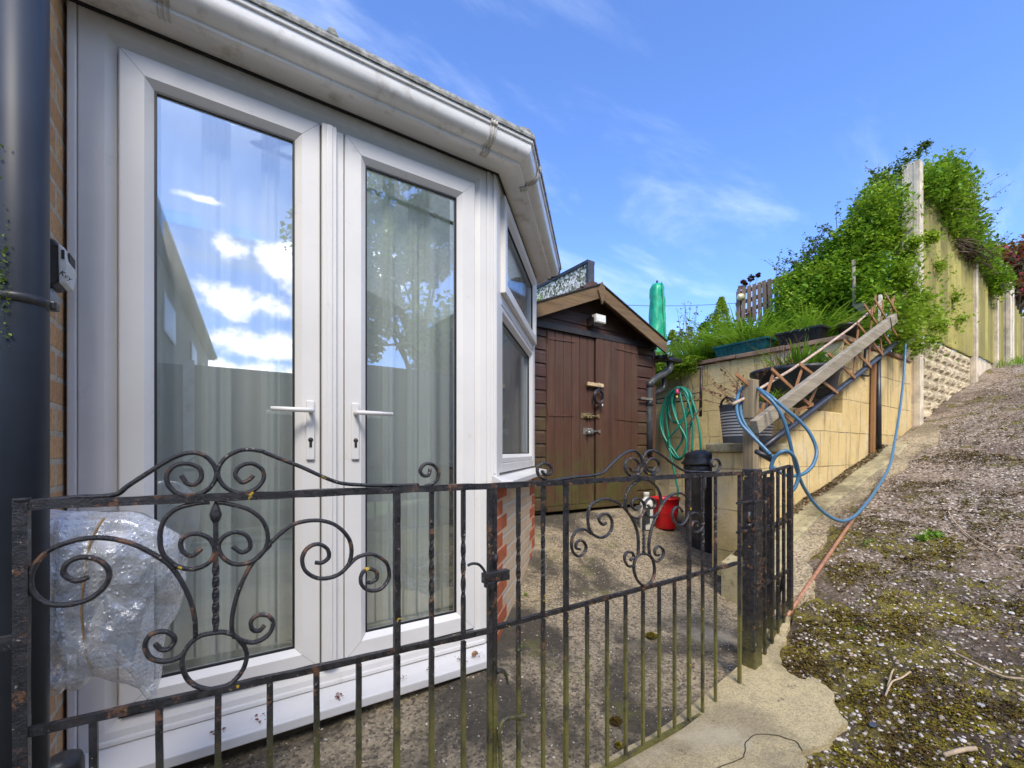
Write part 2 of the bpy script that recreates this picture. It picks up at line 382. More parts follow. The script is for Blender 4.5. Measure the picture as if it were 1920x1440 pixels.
def mat_wood(name, c1, c2, axis='z', rough=.7, grain=1.0, moss=0.0, dirt=0.0, island=True, sp=18, splash=False, ivar=.45):
    b = NB(name); sc = {'x': (.6, sp, sp), 'y': (sp, .6, sp), 'z': (sp, sp, .6)}[axis]
    g = b.noise(1.6, 8, .65, vec=b.map(sc), dist=.6)
    c = b.mix(b.rng(g, .3, .7), c1, c2)
    if island: c = b.mix(b.math('MULTIPLY', b.island(), ivar), c, tuple(q * .45 for q in c1))
    c = b.mix(b.rng(b.noise(3, 8, .7), .5, .72, 0, .45), c, tuple(q * .45 for q in c1))
    if dirt: c = b.mix(b.rng(b.noise(2.3, 7, .7), .45, .7, 0, dirt), c, (.10, .08, .055))
    if moss: c = b.mix(b.rng(b.noise(2.0, 9, .7), .50, .66, 0, moss), c, (.15, .15, .02))
    if splash:
        zz = b.sep()[2]; low = b.rng(b.math('ADD', zz, b.math('MULTIPLY', b.noise(5, 6, .7, vec=b.map((6, 6, 1.2))), -.9)), .72, .25)
        c = b.mix(b.math('MULTIPLY', b.math('MULTIPLY', low, b.rng(b.noise(9, 8, .75), .38, .58, .1, 1)), .8), c, b.mix(b.noise(6, 6), (.035, .030, .012), (.10, .11, .02)))
        c = b.mix(b.rng(b.noise(2.0, 7, .7, vec=b.map((7, 7, .5))), .52, .72, 0, .35), c, (.15, .085, .05))
    nm = b.bump(g, .45 * grain, .006)
    return b.fin(c, rough, nm)

def mat_glass(name, refl=2.6, base=.18, tint=(.96, .985, .98)):
    b = NB(name); fr = b.n.new('ShaderNodeFresnel'); fr.inputs[0].default_value = 1.5
    f = b.math('MULTIPLY', b.math('ADD', b.math('MULTIPLY', fr.outputs[0], refl), base, True), b.math('SUBTRACT', 1.0, b.geo.outputs['Backfacing']))
    gl = b.n.new('ShaderNodeBsdfGlossy'); gl.inputs['Roughness'].default_value = 0.0; gl.inputs[0].default_value = (.95, .97, 1, 1)
    w = b.bump(b.noise(1.2, 1), .04, .02); b.L(w, gl.inputs['Normal'])
    tr = b.n.new('ShaderNodeBsdfTransparent'); tr.inputs[0].default_value = (*tint, 1)
    mx = b.n.new('ShaderNodeMixShader'); b.L(f, mx.inputs[0]); b.L(tr.outputs[0], mx.inputs[1]); b.L(gl.outputs[0], mx.inputs[2])
    b.L(mx.outputs[0], b.out.inputs[0]); return b.m

def mat_upvc():
    b = NB("white_upvc"); n = b.noise(2.5, 7, .6)
    c = b.mix(b.rng(n, .35, .7), (.72, .705, .685), (.66, .645, .62))
    c = b.mix(b.rng(b.noise(11, 9, .72), .60, .74, 0, .35), c, (.40, .37, .31))
    x, y, z = b.sep()
    c = b.mix(b.math('MULTIPLY', b.rng(z, 2.18, 2.32), b.rng(b.noise(6, 7, .7), .35, .6, .25, .75)), c, (.44, .38, .28))  # grime that has washed down at the head
    return b.fin(c, .32, b.bump(b.noise(2, 2), .08, .01), spec=.45)

M = {}
M['path'] = mat_path()
M['yard'] = mat_concrete("stained_concrete", (.27, .215, .135), (.042, .035, .024), stain=.9, moss=.6)
M['slab'] = mat_concrete("pale_concrete", (.46, .37, .20), (.12, .10, .065), True, .4, .4, 2.0, 240, .45)
M['kerb'] = mat_concrete("mossy_kerb", (.42, .36, .20), (.07, .055, .03), False, .7, .8, 2.5)
M['soil'] = plain("soil", (.055, .04, .025), .95, .4, 6, .8, 40)
M['lawn'] = plain("turf", (.08, .11, .025), .95, .4, 3, .8, 50)
M['block'] = mat_block("tan_blockwork")
M['buff'] = mat_brick("buff_brick", (.66, .49, .32), (.58, .41, .26), (.58, .52, .42), off=(.03, .02))
M['redbrick'] = plain("red_quoin_brick", (.42, .105, .04), .85, .2, 40, .5, 140)
M['house'] = mat_brick("golden_brick", (.62, .38, .18), (.48, .26, .12), (.50, .43, .33), speck=.6)
M['iron'] = mat_iron(); M['iron_post'] = mat_iron('painted_iron_post', .34, .06, .6); M['seam'] = plain('weld_seam', (.30, .29, .27), .6)
M['upvc'] = mat_upvc()
M['gasket'] = plain("black_gasket", (.012, .012, .014), .5)
M['glass'] = mat_glass("door_glass"); M['glass2'] = mat_glass("window_glass", 1.9, .08)
M['pipe'] = plain("black_drainpipe", (.024, .031, .045), .5, .2, 6, .08, 20, spec=.5)
M['bplastic'] = plain("black_plastic", (.022, .023, .026), .42, .3, 9, .2, 40, dirt=(.10, .09, .07), dscale=7)
M['shed'] = mat_wood("brown_shed_timber", (.120, .050, .026), (.060, .026, .016), 'z', .6, 1.6, .0, .3, sp=22, splash=True)
M['shedh'] = mat_wood("brown_cladding_timber", (.085, .032, .020), (.05, .02, .013), 'x', .6, 1.2, .2, .3, splash=True)
M['verge'] = mat_wood("weathered_bargeboard", (.20, .125, .06), (.11, .065, .03), 'x', .85, 1.6, .7, .6, island=False)
M['felt'] = plain("roof_felt", (.035, .035, .035), .95, .3, 20, .9, 160)
M['grey_wood'] = mat_wood("grey_weathered_wood", (.40, .34, .25), (.24, .20, .14), 'x', .85, 1.2, .1, .3, island=False, sp=22)
M['post_wood'] = mat_wood("weathered_post", (.36, .28, .17), (.20, .15, .08), 'z', .85, 1.2, .45, .3, island=False, sp=40)
M['slat'] = mat_wood("orange_trellis_slat", (.42, .21, .08), (.28, .125, .045), 'z', .7, .8, 0, .15, sp=30)
M['fence'] = mat_wood("green_stained_fence", (.55, .48, .14), (.36, .31, .07), 'z', .85, 1.6, .4, .3, sp=12, ivar=1.0)
M['old_slat'] = mat_wood("grey_trellis_slat", (.34, .24, .17), (.2, .13, .09), 'z', .85, 1, 0, .3)
M['concrete_post'] = plain("concrete_post", (.66, .57, .43), .9, .2, 7, .6, 90, dirt=(.30, .23, .15), dscale=6)
M['gravelboard'] = plain("rock_face_concrete", (.52, .43, .28), .92, .3, 9, .9, 35, dirt=(.13, .10, .06), dscale=8)
M['roofcap'] = plain("lichened_roof_edge", (.28, .28, .26), .9, .4, 30, .8, 90, dirt=(.10, .12, .05), dscale=16)
M['steel'] = plain("galvanised_steel", (.42, .41, .38), .4, .3, 30, .3, 90, .8)
M['brass'] = plain("tarnished_brass", (.30, .24, .12), .5, .4, 50, .3, 120, .5)
M['dark_metal'] = plain("dark_metal", (.02, .018, .017), .45, .3, 40, .5, 120, 0, dirt=(.09, .045, .025), dscale=20)
# ---------------------------------------------------------------- ground
def sheet(name, xs, ys, zf, mat, inside=None, skirt=None):
    me = bpy.data.meshes.new(name); vs = []; fs = []; idx = {}
    for j, y in enumerate(ys):
        for i, x in enumerate(xs): vs.append((x, y, zf(x, y)))
    W = len(xs)
    for j in range(len(ys) - 1):
        for i in range(W - 1):
            cx, cy = (xs[i] + xs[i + 1]) / 2, (ys[j] + ys[j + 1]) / 2
            if inside is None or inside(cx, cy): fs.append((j * W + i, j * W + i + 1, j * W + W + i + 1, j * W + W + i))
    me.from_pydata(vs, [], fs); me.materials.append(mat); me.polygons.foreach_set('use_smooth', [True] * len(fs))
    o = bpy.data.objects.new(name, me); COL.objects.link(o); o['kind'] = 'structure'; return o
def fr(a, b, st): return [a + (b - a) * i / max(1, round((b - a) / st)) for i in range(int(max(1, round((b - a) / st))) + 1)]
from mathutils import noise as MN
def rough(x, y, a=.012, s=6.0): return a * MN.noise(Vector((x * s, y * s, 0))) + a * .5 * MN.noise(Vector((x * s * 3.1, y * s * 3.1, 5)))
# far ground sheet and lawn terrace
g = sheet('ground', [-400, -60, -12, 30, 90, 400], [-400, -60, -12, 12, 90, 400], lambda x, y: -.45, M['lawn'])
# path: rises to the right past the gate; its inner edge follows the gate, the cracked kerb and the fence
def path_edge(x):
    pts = [(-2, .93), (1.86, .93), (2.44, 1.07), (2.75, 1.26), (3.1, 1.47), (6.4, 1.60), (60, 1.60)]
    for (a, b), (c, d) in zip(pts, pts[1:]):
        if x <= c: return b + (d - b) * max(0, (x - a)) / (c - a)
    return 1.6
xs = fr(-2, 0.4, .2) + fr(.45, 6.6, .05)[0:] + fr(6.75, 16, .15) + fr(17, 60, 2)
me = bpy.data.meshes.new('path'); vs = []; fs = []
NR = 66; rows = [(k / NR) ** 1.6 for k in range(NR + 1)]
for x in xs:
    e = path_edge(x)
    e += 0.02 * MN.noise(Vector((x * 5, 3, 0))) if 2.0 < x < 3.1 else 0
    for k, t in enumerate(rows):
        y = e - t * (e + 2.98); vs.append((x, y, gpath(x, y) + rough(x, y) * (1 if k else .3)))
    vs.append((x, e + .004, gpath(x, e) - .5))
H = NR + 2
for i in range(len(xs) - 1):
    for k in range(NR): fs.append((i * H + k, i * H + k + 1, (i + 1) * H + k + 1, (i + 1) * H + k))
    fs.append((i * H, (i + 1) * H, (i + 1) * H + NR + 1, i * H + NR + 1))
me.from_pydata(vs, [], fs); me.materials.append(M['path']); me.polygons.foreach_set('use_smooth', [True] * len(fs)); me.update()
o = bpy.data.objects.new('path', me); COL.objects.link(o); o['kind'] = 'structure'
# yard behind the gate
yard = sheet('yard', fr(-2.0, 4.62, .05), fr(.80, 6.0, .05), lambda x, y: (gyard(x, y) if y > .93 else -.02) + rough(x, y, .008, 5), M['yard'],
             lambda x, y: not (x > 3.06 and y < 1.84))
# broken pale slab at the foot of the gate post, widened unseen to bounce light
def slab_poly():
    return [pn2 for pn2 in [(-1.9, .97), (-1.9, -2.4), (.85, -2.4), (1.0, .2), (1.25, .66), (1.40, .60), (1.50, .63), (1.575, .665), (1.70, .625), (1.84, .65), (1.93, .71), (2.0, .79), (1.955, .85), (2.0, .93), (2.1, .98), (2.3, 1.03), (2.42, 1.08), (2.36, 1.16), (1.99, 1.06), (1.9, 1.04)]]
def irregular(poly, amp=.013, sub=12):
    out = []
    for (a, b), (c, d) in zip(poly, poly[1:] + poly[:1]):
        for k in range(sub):
            t = k / sub; x, y = a + (c - a) * t, b + (d - b) * t
            out.append((x + amp * 1.6 * MN.noise(Vector((x * 14, y * 14, 1))) + amp * MN.noise(Vector((x * 48, y * 48, 1))), y + amp * 1.6 * MN.noise(Vector((x * 14, y * 14, 9))) + amp * MN.noise(Vector((x * 48, y * 48, 7)))))
    return out
def draped(name, poly, zf, thick, mat, step=.04):
    import bmesh
    P = irregular(poly); bm = bmesh.new()
    vs_ = [bm.verts.new((x, y, 0)) for x, y in P]; f = bm.faces.new(vs_)
    x0, x1, y0, y1 = min(p[0] for p in P), max(p[0] for p in P), min(p[1] for p in P), max(p[1] for p in P)
    for ax, a, b in ((0, x0, x1), (1, y0, y1)):
        q = a + step
        while q < b:
            co = (q, 0, 0) if ax == 0 else (0, q, 0); no = (1, 0, 0) if ax == 0 else (0, 1, 0)
            bmesh.ops.bisect_plane(bm, geom=bm.verts[:] + bm.edges[:] + bm.faces[:], plane_co=co, plane_no=no); q += step
    r = bmesh.ops.extrude_face_region(bm, geom=bm.faces[:]); top = {v for v in r['geom'] if isinstance(v, bmesh.types.BMVert)}
    for v in bm.verts:
        z = zf(v.co.x, v.co.y); v.co.z = z + (thick + rough(v.co.x, v.co.y, .004, 9) if v in top else -.05)
    bmesh.ops.recalc_face_normals(bm, faces=bm.faces[:])
    me = bpy.data.meshes.new(name); bm.to_mesh(me); bm.free(); me.materials.append(mat)
    o = bpy.data.objects.new(name, me); COL.objects.link(o); return o
o = draped('pavement', slab_poly(), lambda x, y: gpath(x, min(y, .93)), .022, M['slab']); o['kind'] = 'structure'
# kerb strip below the retaining wall, following the slope
mb = MB(); xs = fr(2.7, 5.45, .11)
def kerb_y(x): return 1.40 if x > 3.2 else 1.40 - (3.2 - x) * .25
vs = []; fs = []
for x in xs:
    z = gpath(x, 1.4); j = rough(x, 1.4, .008, 4)
    for (y, dz) in ((kerb_y(x) + j, -.15), (kerb_y(x) + j, .038), (kerb_y(x) + .015, .05), (1.52, .05), (1.615, .055), (1.615, -.3)):
        vs.append((x, y, z + dz))
for i in range(len(xs) - 1):
    for k in range(5): fs.append((i * 6 + k, i * 6 + k + 1, (i + 1) * 6 + k + 1, (i + 1) * 6 + k))
fs += [tuple(range(6)), tuple((len(xs) - 1) * 6 + k for k in range(6))[::-1]]
mb.add(vs, fs); k = mb.build('kerb', M['kerb']); k['kind'] = 'structure'
# raised garden behind the wall
TZ = 1.93
def terr(x, y): return TZ + .10 * sstep(4.9, 8, x) + .05 * MN.noise(Vector((x, y, 0)))
t_ = sheet('terrace', fr(4.72, 14, .4) + [18, 30, 60], fr(1.76, 8, .35) + [10, 14, 30, 60], terr, M['soil']); 

# ---------------------------------------------------------------- retaining wall
WU, WN = 4.60, 1.62                       # face of the wall across the yard, face of the wall along the path
rw = thing('retaining_wall', 'tan painted blockwork retaining wall with stained joints, stepping down to a pier beside the yard', 'wall', (4.6, 1.7, .5))
mb = MB()
mb.box((3.0, WN, -.25), (3.60, 1.87, 1.0)); mb.box((3.6, WN, -.1), (4.6, 1.87, 1.345)); mb.box((4.6, WN, .1), (6.42, 1.87, 1.99))
mb.build('wall', M['block'], rw, .008)
mb = MB(); mb.box((WU, 1.87, -.1), (WU + .22, 6.0, 1.99)); mb.build('wall', M['block'], rw, .008)
mb = MB(); mb.box((2.965, WN - .03, 1.0), (3.60, 1.90, 1.065)); mb.build('coping', M['kerb'], rw, .012)
mb = MB()
for i in range(9):
    y0 = 1.60 + i * .49; mb.box((WU - .035, y0, 1.992 + random.uniform(-.004, .004)), (WU + .25, y0 + .482, 2.035), .003)
for i in range(3):
    x0 = WU + .27 + i * .51; mb.box((x0, WN - .02, 1.992), (x0 + .5, 1.88, 2.035), .003)
mb.build('coping', plain("red_brown_coping", (.27, .17, .11), .9, .3, 12, .7, 60, dirt=(.12, .11, .05)), rw, .006)

# ---------------------------------------------------------------- conservatory
cv = thing('conservatory', 'white plastic-framed conservatory with french doors and an angled side window on low brickwork', 'conservatory', (.36, 1.75, .1))
FN = 1.75                                   # outer face of the door frame
A = (1.087, FN); B = (1.954, 2.617)
def out(p): return p
HEAD = 2.29
# --- door facet: outer frame
mb = MB()
mb.box((-.352, FN - .004, .13), (-.331, FN + .07, HEAD)); mb.build('corner_trim', M['upvc'], cv, .004)
def bevel_ring(mb, ox0, ox1, oz0, oz1, ix0, ix1, iz0, iz1, yf, bev, dep):
    def rect(x0, x1, z0, z1, y): return [(x0, y, z0), (x1, y, z0), (x1, y, z1), (x0, y, z1)]
    R_ = [rect(ox0, ox1, oz0, oz1, yf + .06), rect(ox0, ox1, oz0, oz1, yf), rect(ix0 - bev, ix1 + bev, iz0 - bev, iz1 + bev, yf), rect(ix0, ix1, iz0, iz1, yf + dep), rect(ix0, ix1, iz0, iz1, yf + .06)]
    vs = [p for r_ in R_ for p in r_]; fs = []
    for k in range(4):
        for i in range(4): j = (i + 1) % 4; fs.append((k * 4 + i, k * 4 + j, k * 4 + 4 + j, k * 4 + 4 + i))
    mb.add(vs, fs)
mb = MB(); bevel_ring(mb, -.330, 1.03, .13, HEAD, -.2435, .9675, .199, 2.2115, FN - .002, .028, .014)
mb.box((-.29, FN - .012, .133), (1.02, FN + .004, .150))                     # threshold lip
mb.build('door_frame', M['upvc'], cv, .004)
mb = MB(); mb.box((-.246, FN + .035, .196), (.970, FN + .06, 2.216)); 
def ring(mb, x0, x1, z0, z1, y0, y1, w, wt=None, wb=None):
    wt = wt or w; wb = wb or w
    mb.box((x0, y0, z0), (x0 + w, y1, z1)); mb.box((x1 - w, y0, z0), (x1, y1, z1))
    mb.box((x0 + w, y0, z1 - wt), (x1 - w, y1, z1)); mb.box((x0 + w, y0, z0), (x1 - w, y1, z0 + wb))
def sash(mbase, x0, x1, z0, z1, yf, w, bead, D, O=None, e=None, nr=None):
    """mitred sash: four profiled members with a sloping glazing bead, as one swept ring"""
    prof = [(0, 0), (0, -D * .0 + 0), (w - bead, 0), (w - bead + .003, .004), (w, .018), (w, .05), (0, .05)]
    prof = [(0.0, .05), (0.0, .004), (.004, 0.0), (w - bead, 0.0), (w - .004, .016), (w, .020), (w, .05)]
    vs = []; fs = []; n = len(prof)
    cs = [(x0, z0, 1, 1), (x1, z0, -1, 1), (x1, z1, -1, -1), (x0, z1, 1, -1)]
    for (cx, cz, sx, sz) in cs:
        for (a, d) in prof:
            x, z = cx + sx * a, cz + sz * a
            if O is None: vs.append((x, yf + d, z))
            else: vs.append((O[0] + e[0] * x - nr[0] * (yf + d), O[1] + e[1] * x - nr[1] * (yf + d), z))
    for i in range(4):
        j = (i + 1) % 4
        for k in range(n - 1): fs.append((i * n + k, j * n + k, j * n + k + 1, i * n + k + 1))
        fs.append((i * n + n - 1, j * n + n - 1, j * n, i * n))
    mbase.add(vs, fs)
def seams(x0, x1, z0, z1, yf, w, bead, parent, O=None, e=None, nr=None):
    prof = [(0.002, -.0002), (w - bead, -.0002), (w - .004, .0158), (w, .0198)]
    for (cx, cz, sx, sz) in ((x0, z0, 1, 1), (x1, z0, -1, 1), (x1, z1, -1, -1), (x0, z1, 1, -1)):
        P = []
        for a, d in prof:
            x, z = cx + sx * a, cz + sz * a; P.append((x, yf + d, z) if O is None else (O[0] + e[0] * x - nr[0] * (yf + d), O[1] + e[1] * x - nr[1] * (yf + d), z))
        mb = MB(); mb.tube(P, .0007, 4); mb.build('weld_seam', M['seam'], parent)
def gasket(x0, x1, z0, z1, yf, parent, O=None, e=None, nr=None, w=.006):
    mb = MB()
    if O is None: ring(mb, x0 - .002, x1 + .002, z0 - .002, z1 + .002, yf + .0195, yf + .030, w + .002)
    else:
        for a, b, c, d in ((x0, x0 + w, z0, z1), (x1 - w, x1, z0, z1), (x0 + w, x1 - w, z1 - w, z1), (x0 + w, x1 - w, z0, z0 + w)):
            mb.fbox(O, e, nr, a, b, -yf - .03, -yf - .0195, c, d)
    mb.build('gasket', M['gasket'], parent)
def door(x0, x1, hx, side):
    d = thing('door', 'white door leaf with a clear pane', None); 
    for k in ('label', 'category'):
        if k in d: del d[k]
    d.parent = cv; d.location = ((x0 + x1) / 2 - cv.location.x, FN - cv.location.y, .2 - cv.location.z); ORG[d.name] = ((x0 + x1) / 2, FN, .2)
    mb = MB(); sash(mb, x0, x1, .213, 2.204, FN - .012, .082, .022, .05); mb.build('leaf_frame', M['upvc'], d); seams(x0, x1, .213, 2.204, FN - .012, .082, .022, d)
    mb = MB(); mb.box((x0 + .078, FN + .016, .292), (x1 - .078, FN + .022, 2.126)); mb.build('glass', M['glass'], d)
    gasket(x0 + .082, x1 - .082, .295, 2.122, FN - .012, d)
    return d
d1 = door(-.240, .318, 0, 0); d2 = door(.405, .964, 0, 0)
mb = MB(); mb.box((.322, FN - .030, .216), (.372, FN + .03, 2.200)); mb.box((.337, FN - .036, .218), (.357, FN - .029, 2.198)); mb.box((.373, FN - .012, .216), (.401, FN + .03, 2.2)); mb.build('meeting_stile', M['upvc'], cv, .003)
# dark shut lines
mb = MB()
mb.box((-.2425, FN + .012, .19), (-.2405, FN + .03, 2.212)); mb.box((.9645, FN + .012, .19), (.9665, FN + .03, 2.212))
mb.box((-.24, FN + .012, 2.205), (.966, FN + .03, 2.2115)); mb.box((-.24, FN + .012, .199), (.966, FN + .03, .212)); mb.box((.3185, FN - .004, .21), (.3215, FN + .03, 2.205)); mb.box((.3725, FN - .006, .21), (.3727, FN + .03, 2.205))
mb.build('weather_seal', M['gasket'], cv)
def handle(px, dirn, parent):
    mb = MB(); yf = FN - .012
    mb.box((px - .014, yf - .011, .972), (px + .014, yf - .0005, 1.187))
    h = mb.build('handle', M['upvc'], parent, .004)
    mb = MB(); z = 1.148
    mb.tube([(px, yf - .008, z), (px, yf - .045, z), (px + dirn * .012, yf - .052, z), (px + dirn * .13, yf - .048, z)], [(.009, .009), (.008, .008), (.009, .009), (.0075, .0095)], 8)
    mb.build('lever', M['upvc'], h)
    mb = MB(); mb.lathe((px, yf - .0125, 1.045), [(.0085, 0), (.0085, .004)], 12, axis='y'); mb.box((px - .0045, yf - .0127, 1.018), (px + .0045, yf - .009, 1.040))
    mb.build('keyhole', M['dark_metal'], h)
handle(.284, -1, d1); handle(.442, 1, d2)
# corner post between the two facets
mb = MB()
mb.box((1.03, FN, .13), (1.071, FN + .05, .862))
mb.add([(1.03, FN, .863), (A[0], FN, .863), (A[0] + .04, FN + .04, .863), (1.05, FN + .10, .863), (1.03, FN, HEAD), (A[0], FN, HEAD), (A[0] + .04, FN + .04, HEAD), (1.05, FN + .10, HEAD)],
       [(0, 1, 5, 4), (1, 2, 6, 5), (2, 3, 7, 6), (3, 0, 4, 7), (0, 3, 2, 1), (4, 5, 6, 7)])
mb.box((1.032, FN - .006, .13), (1.050, FN + .001, HEAD)); mb.box((1.066, FN - .006, .90), (1.080, FN + .001, HEAD))
mb.build('corner_post', M['upvc'], cv, .003)
# --- side facet
e = (.7071, .7071); nr = (.7071, -.7071); LF = 1.226
mb = MB()
for a0, a1, z0, z1 in ((.057, .11, .90, HEAD), (LF - .075, LF, .90, HEAD), (.11, LF - .075, 2.235, HEAD), (.11, LF - .075, .90, .945), (.11, LF - .075, 1.725, 1.790)):
    mb.fbox(A, e, nr, a0, a1, -.07, -.002, z0, z1)
mb.build('window_frame', M['upvc'], cv, .004)
def fwin(x0, x1, z0, z1, yf, w, name):
    mb = MB(); sash(mb, x0, x1, z0, z1, yf, w, .02, .05, A, e, nr); s = mb.build(name, M['upvc'], cv)
    mb = MB(); mb.fbox(A, e, nr, x0 + w - .004, x1 - w + .004, -yf - .036, -yf - .030, z0 + w - .004, z1 - w + .004); mb.build('glass', M['glass2'], s)
    gasket(x0 + w, x1 - w, z0 + w, z1 - w, yf, s, A, e, nr)
fwin(.09, LF - .055, 1.775, 2.245, -.022, .070, 'opening_window')
fwin(.111, LF - .076, .946, 1.724, .004, .045, 'fixed_window')
# side wall going back to the shed
mb = MB(); mb.box((B[0] - .12, B[1] + .06, .86), (B[0] - .002, 4.6, HEAD)); mb.build('side_wall', M['upvc'], cv, .004)
mb = MB(); mb.add([(B[0] - .05, B[1] - .05, .9), (B[0], B[1], .9), (B[0], B[1] + .058, .9), (B[0] - .09, B[1] + .058, .9), (B[0] - .05, B[1] - .05, HEAD), (B[0], B[1], HEAD), (B[0], B[1] + .058, HEAD), (B[0] - .09, B[1] + .058, HEAD)],
       [(0, 1, 5, 4), (1, 2, 6, 5), (2, 3, 7, 6), (3, 0, 4, 7), (0, 3, 2, 1), (4, 5, 6, 7)]); mb.build('corner_post', M['upvc'], cv)
# sills
mb = MB(); P = [(-.35, FN + .05), (-.35, FN - .135), (.985, FN - .135), (1.035, FN - .05), (1.03, FN + .06)]
def wedge(mb, P, z0, zi, zo, inner):
    n = len(P); vs = [(x, y, z0) for x, y in P] + [(x, y, (zi if i in inner else zo)) for i, (x, y) in enumerate(P)]
    mb.add(vs, [tuple(range(n))[::-1], tuple(range(n, 2 * n))] + [(i, (i + 1) % n, n + (i + 1) % n, n + i) for i in range(n)])
wedge(mb, P, .085, .136, .118, (0, 4)); mb.build('door_sill', M['upvc'], cv, .004)
def off(p, a, b): return (p[0] + e[0] * a + nr[0] * b, p[1] + e[1] * a + nr[1] * b)
mb = MB()
P = [(1.03, FN + .05), (1.03, FN - .11), (1.135, FN - .11), off(B, .05, .11), (B[0] + .13, 4.6), (B[0] - .05, 4.6), (B[0] - .05, B[1])]
P = [(1.06, FN - .004), (1.06, FN - .085), (1.087 + .035, FN - .085), (B[0] + .085, B[1] - .035), (B[0] + .085, 4.6), (B[0] - .05, 4.6), (B[0] - .05, B[1] + .02), off(A, .05, -.05)]
wedge(mb, P, .845, .895, .872, (0, 5, 6, 7)); mb.build('window_sill', M['upvc'], cv, .003)
# dwarf brick walls
mb = MB(); O2 = off(A, 0, -.003)
mb.fbox(O2, e, nr, .004, LF, -.10, 0, -.1, .845); mb.box((B[0] - .11, B[1] + .02, .0), (B[0] - .012, 4.6, .845)); mb.build('brick_wall', M['buff'], cv)
for i in range(12):
    mb = MB(); z1 = .842 - i * .0775
    lo = .004; w = (.225, .125)[i % 2]
    mb.fbox(O2, e, nr, lo - .008, lo + w, -.05, .0025, z1 - .066, z1)
    mb.box((1.074, FN - .001, z1 - .066), (A[0] - .001, FN + .04, z1))
    mb.build('quoin', M['redbrick'], cv, .003); mb = MB(); w = (.125, .225)[i % 2]
    mb.fbox(O2, e, nr, LF - w, LF + .003, -.05, .0025, z1 - .066, z1); mb.build('quoin', M['redbrick'], cv, .003)
# plinth under the doors
mb = MB(); mb.box((-.34, FN - .075, -.1), (1.08, FN + .1, .084)); mb.build('plinth', plain("damp_brick_plinth", (.10, .075, .05), .9, .4, 9, .8, 50, dirt=(.05, .055, .02)), cv)
# soffit, fascia and ogee gutter
EV = [(-.36, FN), A, B, (B[0], 4.6)]
def offs(d):                                     # eaves polyline pushed outward by d (mitred)
    k = d * math.tan(R(22.5))
    return [(-.36, FN - d), (A[0] + k, A[1] - d), (B[0] + d, B[1] - k), (B[0] + d, 4.6)]
def sweep(mb, prof, closed=True, ends=True, smooth=False, seg=None):
    rows = [[(x, y, z) for (x, y) in offs(d)] for d, z in prof]
    n = len(prof); segs = seg if seg is not None else range(3)
    for s in segs:
        vs = [r[s] for r in rows] + [r[s + 1] for r in rows]
        fs = [(k, (k + 1) % n, n + (k + 1) % n, n + k) for k in range(n if closed else n - 1)]
        if ends and closed: fs += [tuple(range(n))[::-1], tuple(range(n, 2 * n))]
        mb.add(vs, fs, smooth)
mb = MB(); sweep(mb, [(-.06, 2.292), (.088, 2.292), (.088, 2.304), (-.06, 2.304)]); mb.build('soffit', plain('soffit_board', (.84, .83, .81), .3, .05, 4, dirt=(.5, .46, .38), dscale=8), cv)
mb = MB(); sweep(mb, [(.0025, 2.284), (.010, 2.284), (.010, 2.2915), (.0025, 2.2915)]); mb.build('eaves_trim', M['gasket'], cv)
og = [(.086, 2.286), (.110, 2.286), (.115, 2.288), (.1165, 2.2915), (.1165, 2.299), (.121, 2.3015), (.132, 2.303), (.146, 2.307), (.158, 2.315), (.166, 2.326), (.170, 2.339), (.172, 2.352), (.1725, 2.360), (.179, 2.362), (.181, 2.366), (.181, 2.375), (.176, 2.375), (.167, 2.362), (.160, 2.33), (.140, 2.316), (.110, 2.296), (.092, 2.296), (.092, 2.372), (.086, 2.372)]
mb = MB(); sweep(mb, og, smooth=True); gt = mb.build('gutter', plain("grimy_white_gutter", (.84, .83, .82), .22, .05, 3, .06, 20, dirt=(.55, .51, .44), dscale=14, spec=.6), cv)
mm = gt.modifiers.new('es', 'EDGE_SPLIT'); mm.split_angle = R(28)
# gutter union brackets on each side of the corner and along the run
def strap(seg, t, w=.026):
    pr = [(d + (.006 if i > 1 else 0), z - (.005 if i < 4 else .001)) for i, (d, z) in enumerate(og[:16])]
    rows = []
    for d, z in pr:
        o4 = offs(d); a, b = Vector((*o4[seg], z)), Vector((*o4[seg + 1], z)); u = (b - a).normalized(); base = offs(0)
        c0 = Vector((*base[seg], 0)); c = c0 + u * t; s0 = a + u * ((c - Vector((a.x, a.y, 0))).dot(u)); rows.append((s0 - u * w / 2, s0 + u * w / 2))
    mb = MB(); n = len(rows); mb.add([r[0] for r in rows] + [r[1] for r in rows], [(k, k + 1, n + k + 1, n + k) for k in range(n - 1)], True)
    mb.tube([(r[0] + r[1]) / 2 for r in rows], .004, 6); mb.tube([r[0] for r in rows], .003, 6); mb.tube([r[1] for r in rows], .003, 6)
    mb.build('gutter_clip', M['upvc'] if seg != 9 else M['bplastic'], gt)
strap(0, 1.32); strap(1, .12); strap(0, .235)
# black end clip
pr = og[:16]; 
mb = MB(); mb.tube([(*[offs(d + .004)[2][0], offs(d + .004)[2][1]], z) for d, z in pr], .006, 6); mb.build('gutter_clip', M['bplastic'], gt)
def opal():
    b = NB("opal_roof_sheet"); b.fin((.62, .64, .62), .35); tl = b.n.new('ShaderNodeBsdfTranslucent'); tl.inputs[0].default_value = (.85, .87, .85, 1)
    m1 = b.n.new('ShaderNodeMixShader'); m1.inputs[0].default_value = .65; b.L(b.p.outputs[0], m1.inputs[1]); b.L(tl.outputs[0], m1.inputs[2]); b.L(m1.outputs[0], b.out.inputs[0]); return b.m
